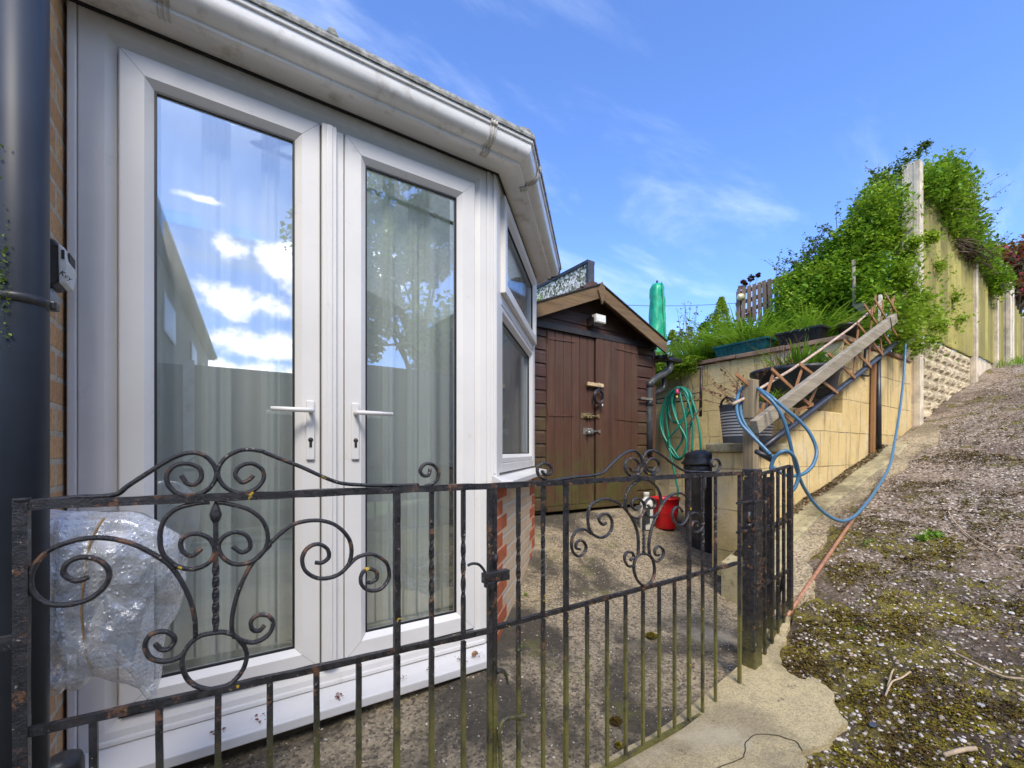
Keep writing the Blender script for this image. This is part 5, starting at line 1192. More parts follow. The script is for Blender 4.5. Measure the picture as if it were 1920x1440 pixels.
# red and green tree beyond the fence
def tree(name, label, x, y, z0, h, rad, mats, n, seed, lsize=.09, group=None, crown=(.45, 1.0), squash=.8, trunk=.14):
    t = thing(name, label, 'tree', (x, y, z0), group); rr = np.random.default_rng(seed); random.seed(seed)
    mb = MB(); S = spline([(x, y, z0), (x + .1, y, z0 + h * .25), (x - .05, y + .1, z0 + h * .5), (x, y, z0 + h * .8)], 4); nS = len(S)
    mb.tube(S, [trunk * (1 - .8 * i / (nS - 1)) for i in range(nS)], 9, rough=.06); mb.build('trunk', M['twig'], t)
    cc = []; rd = []; br = []
    for k in range(46):
        u = rr.normal(size=3); u /= np.linalg.norm(u); q = rr.uniform(.35, 1) ** .5 * rad
        c = np.array([x, y, z0 + h * (crown[0] + crown[1]) / 2]) + u * q * np.array([1, 1, squash * h * (crown[1] - crown[0]) / (2 * rad)]); cc.append(c); rd.append(rr.uniform(.14, .30) * rad)
        if k % 2 == 0: br.append(((x, y, z0 + h * rr.uniform(.25, .6)), tuple(c)))
    stems('limb', br, t, r0=trunk * .3, r1=.012)
    for m_, fr_ in mats: P = clumps(int(n * fr_), cc, rd, rr, .5); leaves('crown', P, lsize, m_, t, seed=seed)
    return t
tree('maple_tree', 'maroon-leaved tree showing beyond the fence at the right edge', 20.6, 2.75, 2.3, 5.3, 1.6, [(M['leaf_r'], .85), (M['leaf_y'], .15)], 11000, 31, .14, None, (.58, 1.0))
tree('garden_tree', 'light green tree below the maroon tree at the right edge', 24.0, 3.5, 2.3, 4.6, 1.9, [(M['ivy'], .6), (M['leaf_y'], .4)], 5200, 32, .12, None, (.3, 1.0))
# shrubs and trees behind the raised garden
tree('leafy_tree', 'sparse light green tree just above the shed ridge', 4.62, 6.6, 1.6, 2.42, .62, [(M['leaf_y'], .6), (M['ivy'], .4)], 420, 33, .085, None, (.5, 1.0), trunk=.03)
def bgtree(px, py_top, s, wpx, label, mats, n, seed, hh=None, nm='shrub', crown=(.1, 1.0)):
    x, y, zt = ps(px, py_top, s); z0 = 1.9; h = zt - z0
    tree(nm, label, x, y, z0, h, wpx / 2 * s / F, mats, n, seed, .06 * s / 9, None, crown, trunk=.05)
bgtree(1290, 590, 10.5, 62, 'dark open shrub right of the green parasol cover', [(M['leaf_d'], .8), (M['silver'], .2)], 3600, 41)
bgtree(1262, 600, 12, 50, 'small bushy shrub directly behind the parasol cover', [(M['leaf_d'], .5), (M['leaf_y'], .5)], 2400, 42)
bgtree(1318, 572, 13, 60, 'dark rounded bush on the skyline between the parasol and the conifer', [(M['leaf_d'], 1)], 3600, 43)
bgtree(1215, 590, 11, 26, 'thin olive shrub peeping over the shed roof beside the parasol', [(M['leaf_d'], .6), (M['leaf_y'], .4)], 1100, 44)
bgtree(1345, 572, 16, 95, 'distant dark hedge-like bush behind the conifer', [(M['ivy'], .5), (M['leaf_d'], .5)], 3800, 45)
# bare open stems of the shrub
x, y, zt = ps(1293, 560, 9.5); o = thing('twiggy_shrub', 'thin twiggy shrub with a few tiny leaves reaching above the bushes', 'shrub', (x, y, 1.9))
br = [((x, y, 1.9), (x + random.uniform(-.3, .3), y + random.uniform(-.2, .2), zt - random.uniform(0, .7))) for k in range(12)]; stems('stems', br, o, r0=.010, r1=.003)
leaves('leaves', np.array([tuple(Vector(a).lerp(Vector(b_), random.uniform(.5, 1)) + Vector([random.uniform(-.08, .08) for _ in range(3)])) for a, b_ in br for q in range(26)]), .05, M['leaf_d'], o, seed=46)
# weeping conifer
x, y, zt = ps(1353, 552, 8.2); cf = thing('conifer', 'small feathery pointed conifer on the raised garden skyline', 'conifer', (x, y, 1.9)); rr = np.random.default_rng(51)
n = 16000; t = rr.uniform(0, 1, n) ** 1.1; R_ = .03 + .50 * (1 - t) ** .9; a = rr.uniform(0, 6.283, n); q = R_ * rr.uniform(.3, 1, n) ** .5 * (1 + .22 * np.sin(a * 5 + t * 12) + .12 * np.sin(a * 11 - t * 20))
leaves('crown', np.stack([x + q * np.cos(a), y + q * np.sin(a), 1.95 + (zt - 2.0) * t], 1), .035, M['leaf_y'], cf, asp=.35, up=.1, seed=52); stems('trunk', [((x, y, 1.85), (x, y, zt - .1))], cf, r0=.04, r1=.01)

# long-leaved plants spilling over the wall top
def strap_plant(label, cx, cy, cz, n, length, width, rad, droop=.8, lean=.6, seed=0, mat='grass', name='strap_leaved_plant'):
    o = thing(name, label, 'plant', (cx, cy, cz), 'long-leaved plants on the raised garden'); rr = np.random.default_rng(seed)
    a = rr.uniform(0, 6.283, n); q = rad * rr.uniform(0, 1, n) ** .5
    blades('leaves', np.stack([cx + q * np.cos(a), cy + q * np.sin(a), np.full(n, cz)], 1), length, width, M[mat], o, droop, 6, lean, seed); return o
strap_plant('tall fine-leaved grass clump directly left of the teal trough', 5.25, 3.35, 1.95, 760, .50, .011, .32, .5, .30, 61)
strap_plant('fine grassy clump left of the others, nearest the parasol', 5.3, 4.3, 1.95, 300, .26, .009, .30, .6, .4, 62)
strap_plant('lush arching plant growing behind the teal trough', 5.17, 2.72, 1.98, 420, .50, .019, .24, .8, .45, 63)
strap_plant('broad arching plant behind the black trough, with blades hanging over it', 5.12, 2.12, 2.02, 320, .44, .016, .22, 1.1, .5, 64)
strap_plant('dense leafy clump between the conifer and the hedge', 5.6, 3.0, 1.98, 620, .68, .020, .38, .9, .5, 65)
strap_plant('upright green clump at the foot of the hedge', 5.5, 2.35, 2.0, 320, .52, .020, .26, .9, .5, 66)
strap_plant('pale floppy clump directly under the old trellis', 5.9, 3.15, 1.98, 520, .62, .024, .34, .9, .55, 69)
strap_plant('soft feathery clump behind the tall grass, below the conifer', 5.9, 3.6, 1.95, 520, .55, .010, .40, .7, .4, 68)
# moss cushion over the coping at the left end
ms = thing('moss_cushion', 'thick bright green moss and stonecrop draped over the left end of the wall top', 'moss', (4.7, 3.6, 2.0)); rr = np.random.default_rng(71)
n = 26000; y = rr.uniform(2.95, 5.4, n); th = .04 + .12 * np.clip((y - 2.9) / .5, 0, 1) * (1 + .35 * np.sin(y * 9)); a = rr.uniform(-.15 * np.pi, 1.1 * np.pi, n)
P = np.stack([4.64 - .20 * np.cos(a) * -1 * -1 + rr.normal(size=n) * .012, y, 2.0 + th * 1.25 * np.sin(a) * rr.uniform(.7, 1.1, n) - .12 * rr.uniform(0, 1, n) ** 2 * (np.cos(a) > .55)], 1)
leaves('moss', P, .022, M['moss'], ms, up=.8, asp=.8, seed=72)
mb = MB(); N = 14; vs = []; fs = []; ny = 30
for j in range(ny + 1):
    yy = 3.0 + 2.4 * j / ny; t_h = .03 + .11 * min(1, (yy - 2.95) / .6) * (1 + .3 * math.sin(yy * 9))
    for k in range(N + 1):
        a = -.15 * math.pi + 1.25 * math.pi * k / N; vs.append((4.64 - .19 * math.cos(a), yy, 2.0 + t_h * 1.2 * math.sin(a) + .01 * MN.noise(Vector((yy * 20, a * 4, 0)))))
for j in range(ny):
    for k in range(N): fs.append((j * (N + 1) + k, j * (N + 1) + k + 1, (j + 1) * (N + 1) + k + 1, (j + 1) * (N + 1) + k))
mb.add(vs, fs, True); mb.build('cushion', plain("moss_base", (.10, .16, .01), .95, .4, 12, .9, 60), ms)
# troughs on the coping
def trough(label, p0, p1, w, z, h, mat, cat='planter'):
    p0, p1 = Vector((*p0, 0)), Vector((*p1, 0)); u = (p1 - p0).normalized(); v = Vector((-u.y, u.x, 0)); o = thing('plant_trough', label, cat, ((p0.x + p1.x) / 2, (p0.y + p1.y) / 2, z))
    mb = MB(); b0, b1 = p0 + u * .04, p1 - u * .04; ww = w / 2
    def q(p, s_, zz): return tuple(p + v * s_ + Vector((0, 0, zz)))
    mb.add([q(b0, -ww + .03, z), q(b1, -ww + .03, z), q(b1, ww - .03, z), q(b0, ww - .03, z), q(p0, -ww, z + h), q(p1, -ww, z + h), q(p1, ww, z + h), q(p0, ww, z + h)], [(0, 1, 5, 4), (1, 2, 6, 5), (2, 3, 7, 6), (3, 0, 4, 7), (0, 3, 2, 1)])
    L_ = (p1 - p0).length; k = 0
    while k * .05 < L_ - .08:
        a = p0 + u * (.04 + k * .05)
        for s_ in (-1, 1): mb.beam(q(a, s_ * (ww - .026), z + .01), q(a, s_ * (ww + .001), z + h - .03), .014, .008)
        k += 1
    mb.build('body', mat, o)
    mb = MB(); z1 = z + h
    for a, b_ in (((p0, -ww), (p1, -ww)), ((p1, -ww), (p1, ww)), ((p1, ww), (p0, ww)), ((p0, ww), (p0, -ww))): mb.beam(q(a[0], a[1], z1), q(b_[0], b_[1], z1), .022, .018)
    mb.build('rim', mat, o)
    mb = MB(); mb.add([q(p0 + u * .02, -ww + .012, z1 - .02), q(p1 - u * .02, -ww + .012, z1 - .02), q(p1 - u * .02, ww - .012, z1 - .02), q(p0 + u * .02, ww - .012, z1 - .02)], [(0, 1, 2, 3)]); mb.build('soil', M['soil'], o)
    return o
trough('long teal plastic plant trough standing on the wall coping', (4.70, 2.86), (4.70, 2.28), .17, 2.036, .125, plain("teal_plastic", (.015, .13, .135), .4, .25, 12, .1, 40, dirt=(.06, .10, .07), dscale=8))
trough('black plant trough on the wall coping, right of the teal trough', (4.71, 2.20), (4.71, 1.80), .17, 2.036, .13, M['bplastic'])
# pots lower down
sb = thing('striped_bucket', 'dark metal bucket with white horizontal stripes used as a planter on the pier', 'planter', (3.3, 1.76, 1.065))
b = NB("striped_bucket"); zz = b.sep()[2]; w = b.math('FRACT', b.math('MULTIPLY', b.math('SUBTRACT', zz, 1.0), 46.0)); band = b.math('MULTIPLY', b.math('GREATER_THAN', w, .5), b.math('MULTIPLY', b.math('GREATER_THAN', zz, 1.115), b.math('LESS_THAN', zz, 1.30)))
b.fin(b.mix(band, b.mix(b.noise(14, 5), (.06, .07, .09), (.12, .13, .15)), (.72, .70, .66)), .5, b.bump(b.noise(30, 4), .2, .004))
sx, sy, sz = 3.30, 1.775, 1.067
mb = MB(); mb.lathe((sx, sy, sz), [(.155, 0), (.160, .01), (.186, .275), (.192, .285), (.184, .287), (.176, .25), (.17, .24)], 36); mb.build('bucket', b.m, sb)
mb = MB(); mb.lathe((sx, sy, sz + .235), [(.17, 0), (.15, .02)], 24); mb.build('soil', M['soil'], sb)
mb = MB(); P = [(sx - .19 , sy - .01, sz + .26), (sx - .19, sy + .0, sz + .30), (sx - .18, sy + .05, sz + .335), (sx - .16, sy + .10, sz + .31), (sx - .155, sy + .11, sz + .27)]; mb.tube(spline(P, 5), .008, 6); mb.build('handle', M['rust'] if 'rust' in M else M['dark_metal'], sb)
wp = thing('wilted_plant', 'wiry brown seeding plant with grey-green leaves growing in the striped bucket', 'plant', (sx, sy, sz + .25)); br = []; LP = []
for k in range(20):
    a = random.uniform(1.6, 4.9); l = random.uniform(.12, .34); br.append(((sx + random.uniform(-.1, .05), sy + random.uniform(-.08, .08), sz + .25), (sx + l * math.cos(a) - .05, sy + l * math.sin(a) * -1, sz + .25 + random.uniform(.10, .34))))
    for q in range(16): p = Vector(br[-1][0]).lerp(Vector(br[-1][1]), random.uniform(.45, 1.05)); LP.append((p.x + random.uniform(-.012, .012), p.y + random.uniform(-.012, .012), p.z + random.uniform(-.01, .012)))
stems('stems', br, wp, plain("brown_stem", (.20, .08, .05), .8), .003, .0015); leaves('seed_heads', np.array(LP), .020, M['dry'], wp, seed=81)['kind'] = 'stuff'
leaves('leaves', clumps(260, [(sx - .02, sy, sz + .30), (sx + .06, sy - .08, sz + .31)], [.10, .08], rr, .6), .06, M['silver'], wp, seed=82)
leaves('green_leaves', clumps(160, [(sx - .05, sy - .08, sz + .28), (sx + .05, sy - .10, sz + .27)], [.09, .07], rr, .6), .06, M['ivy'], wp, seed=83)
bx, by, bz = 4.10, 1.80, 1.352
bp = thing('bowl_planter', 'large black plastic bowl planter on the stepped wall, behind the trellis slats', 'planter', (bx, by, bz))
mb = MB(); mb.lathe((bx, by, bz), [(.20, 0), (.235, .04), (.30, .18), (.315, .30), (.335, .315), (.335, .345), (.315, .347), (.30, .33)], 36); mb.build('bowl', M['bplastic'], bp)
mb = MB(); mb.lathe((bx, by, bz + .29), [(.31, 0), (.27, .03)], 30); mb.build('soil', M['soil'], bp)
pl = strap_plant('leafy lily-like plant with dry stalks in the big black bowl', bx + .05, by, bz + .32, 110, .26, .016, .2, .6, .5, 91)
rr2 = np.random.default_rng(92)
leaves('broad_leaves', clumps(420, [(bx + .20, by - .05, bz + .44), (bx + .12, by - .1, bz + .40), (bx - .02, by - .02, bz + .38)], [.12, .10, .08], rr2, .6), .085, M['ivy'], pl, asp=.32, up=.1, seed=93)
blades('dry_stalks', np.stack([bx - .12 + rr2.uniform(-.14, .14, 60), by + rr2.uniform(-.12, .12, 60), np.full(60, bz + .32)], 1), .30, .004, M['dry'], pl, .3, 4, .35, 94)
pl['label'] = 'leafy lily-like plant with dry stalks in the big black bowl'
pl2 = thing('trailing_plant', 'trailing grey-green plant with dead twigs in front of the black bowl', 'plant', (3.75, 1.72, 1.36)); rr3 = np.random.default_rng(95)
blades('leaves', np.stack([3.72 + rr3.uniform(-.12, .12, 120), 1.74 + rr3.uniform(-.08, .08, 120), np.full(120, 1.36)], 1), .17, .012, M['ivy'], pl2, .9, 4, .8, 96)
blades('dead_twigs', np.stack([3.62 + rr3.uniform(-.1, .1, 70), 1.70 + rr3.uniform(-.06, .06, 70), np.full(70, 1.30)], 1), .20, .005, M['dry'], pl2, .2, 3, .9, 97)
# grey tub up by the top of the trellis
c = ps(1606, 640, 4.15); tb = thing('grey_tub', 'small grey tub on the wall top behind the upper end of the handrail', 'planter', (c[0], c[1] + .06, c[2])); 
mb = MB(); mb.lathe((c[0], c[1] + .06, c[2] + .02), [(.085, 0), (.10, .12), (.118, .125), (.118, .145), (.10, .146)], 24, 1.1, .8); mb.build('tub', M['bplastic'], tb)
c = ps(1602, 690, 4.1); st2 = thing('folding_stool', 'dark folding frame leaning against the wall below the grey tub', 'frame', (c[0], c[1], c[2]))
mb = MB(); A1 = [ps(1588, 625, 4.15), ps(1578, 690, 4.1)]; mb.beam(A1[0], A1[1], .02, .025)
mb.beam(ps(1625, 625, 4.2), ps(1618, 690, 4.15), .02, .025); mb.beam(ps(1560, 698, 4.0), ps(1628, 705, 4.15), .02, .015); mb.beam(ps(1590, 645, 4.15), ps(1625, 648, 4.2), .02, .015); mb.build('frame', M['bplastic'], st2)
# dark leaf blower-like tray in the hedge
c = pn(1618, 578, 1.8); tr_ = thing('black_tray', 'black plastic tray tipped on edge in the hedge beside the stake', 'tray', c); mb = MB(); mb.prism([pn(1597, 572, 1.78), pn(1622, 566, 1.78), pn(1642, 590, 1.78), pn(1620, 592, 1.78)], (0, .03, 0)); mb.build('tray', M['bplastic'], tr_)

# ---------------------------------------------------------------- yard things
HU = 4.50
def pu2(c): return [pu(1160 + x * .30558, 480 + y * .30558, HU) for x, y in c]
fr_ = thing('wall_frame', 'thin black tubular frame hooked on the tan wall above the green hose', 'frame', pu2([(500, 690)])[0])
for pts, rr_ in (([(325, 712), (515, 682)], .014), ([(508, 682), (502, 985)], .018), ([(232, 905), (232, 880), (495, 838)], .008), ([(232, 905), (490, 885)], .008), ([(375, 700), (385, 800)], .003), ([(425, 700), (460, 820)], .003)):
    mb = MB(); P = pu2(pts); 
    for a, b_ in zip(P, P[1:]): mb.tube([a, b_], rr_, 6)
    mb.build('bar', M['dark_metal'], fr_)
gh = thing('garden_hose', 'coiled green hose with pink tap connector hanging on the yard wall', 'hose', pu2([(400, 820)])[0])
mg = hose_mat("green_hose", (.008, .16, .10), (.02, .26, .17))
loops = [[(385, 805), (330, 850), (280, 950), (275, 1060), (310, 1180), (370, 1250), (420, 1200), (440, 1080), (465, 950), (450, 850), (400, 805)],
 [(395, 808), (340, 870), (320, 960), (350, 1020), (410, 1000), (460, 930), (455, 850), (410, 810)],
 [(380, 806), (310, 870), (270, 1000), (290, 1100), (350, 1190), (400, 1245), (430, 1150), (425, 1000), (400, 880), (385, 810)],
 [(400, 806), (440, 860), (430, 960), (380, 1060), (330, 1120), (340, 1200), (380, 1240), (425, 1215), (430, 1120), (370, 1000), (345, 880), (390, 806)],
 [(390, 806), (350, 880), (365, 1000), (400, 1100), (370, 1180), (330, 1190), (310, 1080), (300, 960), (340, 850), (385, 808)],
 [(405, 806), (455, 870), (485, 960), (510, 1080), (512, 1190)], [(400, 806), (445, 900), (470, 1040), (465, 1200)],
 [(330, 1180), (350, 1280), (370, 1380), (382, 1450), (360, 1560)]]
for k, lp in enumerate(loops):
    P = [(HU - .02 - .012 * (k % 4) + random.uniform(-.01, .01), p[1], p[2]) for p in pu2(lp)]
    mb = MB(); mb.tube(spline(P, 6), .0125, 8); mb.build('hose', mg, gh)
c = pu2([(382, 840)])[0]; mb = MB(); mb.lathe((HU - .07, c[1], c[2] - .02), [(.014, 0), (.017, .02), (.012, .06)], 10); mb.build('tap_connector', plain("pink_plastic", (.65, .06, .14), .4), gh)
c = pu2([(380, 860)])[0]; mb = MB(); mb.lathe((HU - .07, c[1], c[2] - .03), [(.012, 0), (.012, .03)], 10); mb.build('nozzle', plain("yellow_plastic", (.7, .55, .12), .4), gh)
hk = thing('metal_hook_pole', 'thin dark pole with an angled top standing by the hanging hose', 'pole', (4.4, 2.7, .4)); mb = MB(); P = [pu(1293, 885, 4.3), pu(1291, 800, 4.3)]; mb.tube([(P[0][0], P[0][1], .35), P[1]], .012, 7); mb.build('pole', M['dark_metal'], hk)
mb = MB(); mb.beam(pu(1289, 798, 4.3), pu(1315, 765, 4.3), .02, .012); mb.build('bracket', M['steel'], hk)
# black bin
bc = ray(1318, 1020); u0 = 3.42; k = u0 / bc[0]; BX, BY = 3.47, bc[1] * k + .03; BZ = gyard(BX, BY) - .04; BR = .150
bn = thing('black_bin', 'narrow black plastic bin with a domed lid standing behind the pier', 'bin', (BX, BY, BZ))
mb = MB(); mb.lathe((BX, BY, BZ), [(BR * .90, 0), (BR * .92, .02), (BR, .66), (BR * 1.05, .68), (BR * 1.05, .73), (BR, .735)], 40); mb.build('body', M['bplastic'], bn)
mb = MB(); mb.lathe((BX, BY, BZ + .735), [(BR * 1.16, 0), (BR * 1.18, .012), (BR * 1.02, .045), (BR * 1.0, .055), (BR * 1.0, .085), (BR * .96, .095), (BR * .4, .125), (.01, .128)], 40); mb.build('lid', M['bplastic'], bn)
mb = MB(); P = pn(1306, 890, BY - BR); c = Vector((BX - BR * .83, BY - BR * .62, BZ + .60)); mb.tube(spline([c + Vector((-.0, 0, .07)), c + Vector((-.035, -.03, .05)), c + Vector((-.04, -.035, -.04)), c + Vector((0, -.0, -.07))], 5), .008, 7); mb.build('handle', plain("grey_handle", (.2, .2, .22), .3), bn)
# red bucket, white container
c = ps(1247, 944, 4.05); RX, RY, RZ_ = c[0], c[1], gyard(c[0], c[1])
rb = thing('red_bucket', 'bright red plastic bucket on the ground below the downpipe', 'bucket', (RX, RY, RZ_))
mb = MB(); mb.lathe((RX, RY, RZ_), [(.092, 0), (.096, .01), (.108, .13), (.111, .135), (.113, .15), (.125, .262), (.134, .266), (.134, .28), (.122, .28), (.118, .25), (.09, .02)], 36); mb.build('body', plain("red_plastic", (.55, .010, .014), .35, .15, 12, .05, 30), rb)
mb = MB(); P = [(RX + .130 * math.cos(a), RY - .05 - .02 * math.sin(a), RZ_ + .27 - .10 * math.sin(a)) for a in [math.pi * k / 12 for k in range(13)]]; mb.tube(P, .004, 6); mb.build('handle', M['steel'], rb)
c = ps(1212, 945, 3.95); wx, wy, wz = c[0], c[1], gyard(c[0], c[1])
wc = thing('white_container', 'dirty white plastic container between the shed door and the red bucket', 'container', (wx, wy, wz))
mb = MB(); mb.lathe((wx, wy, wz), [(.062, 0), (.066, .01), (.066, .22), (.058, .25), (.028, .28), (.026, .30), (.03, .302), (.03, .325), (.0285, .33)], 20, 1.0, .8); mb.build('body', plain("dirty_white_plastic", (.62, .62, .56), .4, .12, 20, 0, 30, dirt=(.16, .14, .08), dscale=14), wc)
mb = MB(); mb.box((wx - .055, wy - .052, wz + .06), (wx - .015, wy - .0, wz + .20)); mb.build('label', plain("dark_print", (.05, .06, .06), .5, .5, 60), wc)
# parasol under a green cover
x, y, zt = ps(1232, 534, 7.6); zb = 1.9
pr = thing('parasol', 'closed parasol in a crumpled bright green cover above the shed roof', 'parasol', (x, y, zb))
mb = MB(); mb.tube([(x, y, zb), (x, y, zt + .07)], .018, 8); mb.build('pole', M['dark_metal'], pr)
vs = []; fs = []; N = 28; K = 22; L_ = zt - (zb + .55)
for j in range(K + 1):
    t = j / K; z = zt - L_ * t; R0 = .105 + .055 * t; R0 *= (min(1, (t + .06) / .09)) ** .5
    for k in range(N):
        a = 2 * math.pi * k / N; q4 = (abs(math.cos(a + .4)) ** 4 + abs(math.sin(a + .4)) ** 4) ** -.25; rr_ = R0 * (q4 * (1 + .05 * math.sin(t * 26 + 3 * a)) - .06 + .16 * MN.noise(Vector((math.cos(a) * 2, math.sin(a) * 2, t * 12)))); vs.append((x + rr_ * math.cos(a), y + rr_ * math.sin(a), z))
for j in range(K):
    for k in range(N): fs.append((j * N + k, j * N + (k + 1) % N, (j + 1) * N + (k + 1) % N, (j + 1) * N + k))
fs.append(tuple(range(N))[::-1]); mb = MB(); mb.add(vs, fs, True); mb.build('cover', plain("green_tarp", (.01, .34, .17), .42, .25, 7, .8, 22), pr)
mb = MB(); mb.tube([(x - .02, y - .112, zt + .01), (x - .0, y - .135, zt - L_ * .5), (x + .03, y - .165, zt - L_)], .007, 5); mb.build('zip', plain("dark_green_piping", (.005, .10, .07), .5), pr)
# pebble-dashed screen behind the shed
x0, y0, z0 = ps(1104, 490, 8.1); dw = thing('pebbledash_wall', 'speckled pebble-dashed wall with a black capping behind the shed', 'wall', (x0, y0, 1.5))
b = NB("pebble_dash"); v_ = b.vor(26, out='Color'); s1 = b.sep(v_)[0]; c_ = b.ramp(s1, [(0, (.09, .11, .05)), (.3, (.22, .22, .15)), (.5, (.50, .46, .40)), (.75, (.72, .68, .62))], True); b.fin(c_, .9, b.bump(b.vor(26), .8, .01))
mb = MB(); mb.box((x0 + .0, y0 + .05, 1.2), (x0 + .12, y0 + 2.2, z0 - .03)); mb.build('wall', b.m, dw)
mb = MB(); mb.box((x0 - .03, y0, z0 - .03), (x0 + .15, y0 + 2.25, z0 + .03)); mb.box((x0 - .02, y0 - .0, 1.2), (x0 + .14, y0 + .05, z0 - .03)); mb.build('capping', M['bplastic'], dw)
# old trellis and bird feeder at the far end of the hedge
ot = thing('old_trellis', 'old grey-pink wooden trellis panel on the skyline at the left end of the hedge', 'trellis', (6.5, 4.0, 2.6))
OT = 6.3
def cr4(c): return [pu(1160 + x * .30558, 480 + y * .30558, OT) for x, y in c]
for a, b_ in (((720, 360), (1080, 225)), ((720, 300), (1080, 165)), ((725, 235), (1080, 110)), ((735, 195), (780, 190))):
    P = cr4([a, b_]); mb = MB(); mb.beam(P[0], P[1], .03, .05); mb.build('rail', M['old_slat'], ot)
for k in range(11):
    a = 740 + k * 34; zt_ = 205 - k * 10; P = cr4([(a, 430 - k * 8), (a + random.uniform(-16, 22), zt_)]); P = [(p[0] - .035 - .006 * (k % 2), p[1], p[2]) for p in P]
    mb = MB(); mb.beam(P[0], P[1], .015, .045, (1, 0, 0)) if False else mb.beam(P[0], P[1], .05, .012, (1, 0, 0)); mb.build('slat', M['old_slat'], ot)
for a in (728, 905, 1070):
    P = cr4([(a, 520), (a, 215 - (a - 728) * .25)]); mb = MB(); mb.beam((P[0][0] + .04, P[0][1], 1.9), (P[1][0] + .04, P[1][1], P[1][2]), .05, .05); mb.build('post', M['old_slat'], ot)
c = cr4([(765, 258)])[0]; bl = thing('glass_ball_feeder', 'small white and yellow ball ornament hanging on the old trellis', 'ornament', c); mb = MB(); mb.lathe((c[0] - .07, c[1], c[2] - .05), [(.01, 0), (.04, .015), (.052, .05), (.04, .085), (.01, .1)], 16); mb.build('ball', plain("pale_glass_ball", (.7, .65, .4), .3, .3, 14), bl)
rs = thing('rose', 'thin stem with dark maroon roses rising above the old trellis', 'flower', cr4([(770, 300)])[0])
P = cr4([(790, 300), (800, 200), (812, 135)]); Q = cr4([(770, 280), (765, 160)]); mb = MB(); mb.tube(spline(P, 4), .004, 5); mb.tube(spline(Q, 4), .004, 5); mb.tube(cr4([(830, 200), (855, 120)]), .003, 5); mb.build('stems', M['twig'], rs)
leaves('petals', clumps(260, cr4([(812, 135), (765, 158), (775, 170), (855, 118)]), [.05, .03, .03, .025], rr2, .6), .035, mat_leaf("maroon_petal", [(.05, .005, .015), (.12, .01, .03)], .2), rs, asp=.9)
c = cr4([(815, 358)])[0]; rf2 = thing('red_flower', 'single orange-red flower head below the old trellis', 'flower', c); leaves('petals', clumps(90, [c], [.06], rr2, .6), .05, mat_leaf("red_petal", [(.45, .03, .01), (.6, .10, .02)], .3), rf2, asp=.9); stems('stem', [((c[0], c[1], 2.0), c)], rf2, r0=.004, r1=.003)
# overhead wire
wr = thing('overhead_wire', 'thin dark telephone wire crossing the sky behind the parasol', 'wire', ps(1240, 549, 14)); P0, P1 = Vector(ps(1000, 562, 14)), Vector(ps(1700, 520, 14)); mb = MB(); mb.tube([P0.lerp(P1, t / 10) + Vector((0, 0, -.5 * math.sin(math.pi * t / 10))) for t in range(11)], .008, 5); mb.build('wire', M['bplastic'], wr)
# ---------------------------------------------------------------- bubble wrap bundle behind the left gate leaf
bw = thing('bubble_wrap_bundle', 'loose bundle of clear bubble wrap tied with brown string hanging behind the left gate leaf', 'bubble wrap', pn(200, 1120, 1.25))
BWN = 1.20
OL = [(150, 360), (240, 352), (330, 356), (430, 352), (520, 348), (590, 362), (650, 388), (705, 420), (762, 455), (785, 510), (790, 570), (782, 680), (760, 760), (735, 810), (705, 870), (690, 930), (692, 1010), (676, 1080), (655, 1142), (610, 1105), (560, 1062), (510, 1045), (460, 1040), (400, 1045), (370, 1075), (320, 1090), (290, 1080), (265, 1105), (220, 1115), (170, 1080), (130, 1000), (120, 850), (118, 700), (120, 500)]
cx, cy = 430, 700
def wrapmesh(side, scale=1.0, thick=.085, seed=0, lay=1.0):
    vs = []; fs = []; O = spline([(x, y, 0) for x, y in OL], 6, True); N = len(O); K = 40
    rows = []
    for j in range(K + 1):
        t = j / K
        for i, o_ in enumerate(O):
            fx, fy = cx + (o_.x - cx) * t * scale, cy + (o_.y - cy) * t * scale
            X, Y, Z = pn(0 + fx * .44444, 800 + fy * .44444, BWN)
            th = thick * math.sqrt(max(0, 1 - t ** 3.0))
            p = Vector((X * 9, Z * 9, seed))
            cr = abs(MN.noise(p * .8)) * .060 + abs(MN.noise(p * 1.9 + Vector((3, 1, 0)))) * .030 + abs(MN.noise(p * 4.3)) * .012
            fold = .026 * abs(math.sin(X * 34 + 5 * MN.noise(p * .8) + 1.5 * Z)) * sstep(.1, .6, t)
            vs.append((X + MN.noise(p * 2 + Vector((9, 9, 9))) * .006, Y + side * (th - cr * .8 * (.3 + .7 * (1 - t ** 4)) + fold * .8), Z + MN.noise(p * 2.2) * .006))
    for j in range(K):
        for i in range(N): fs.append((j * N + i, j * N + (i + 1) % N, (j + 1) * N + (i + 1) % N, (j + 1) * N + i))
    mb = MB(); mb.add(vs, fs, True); return mb
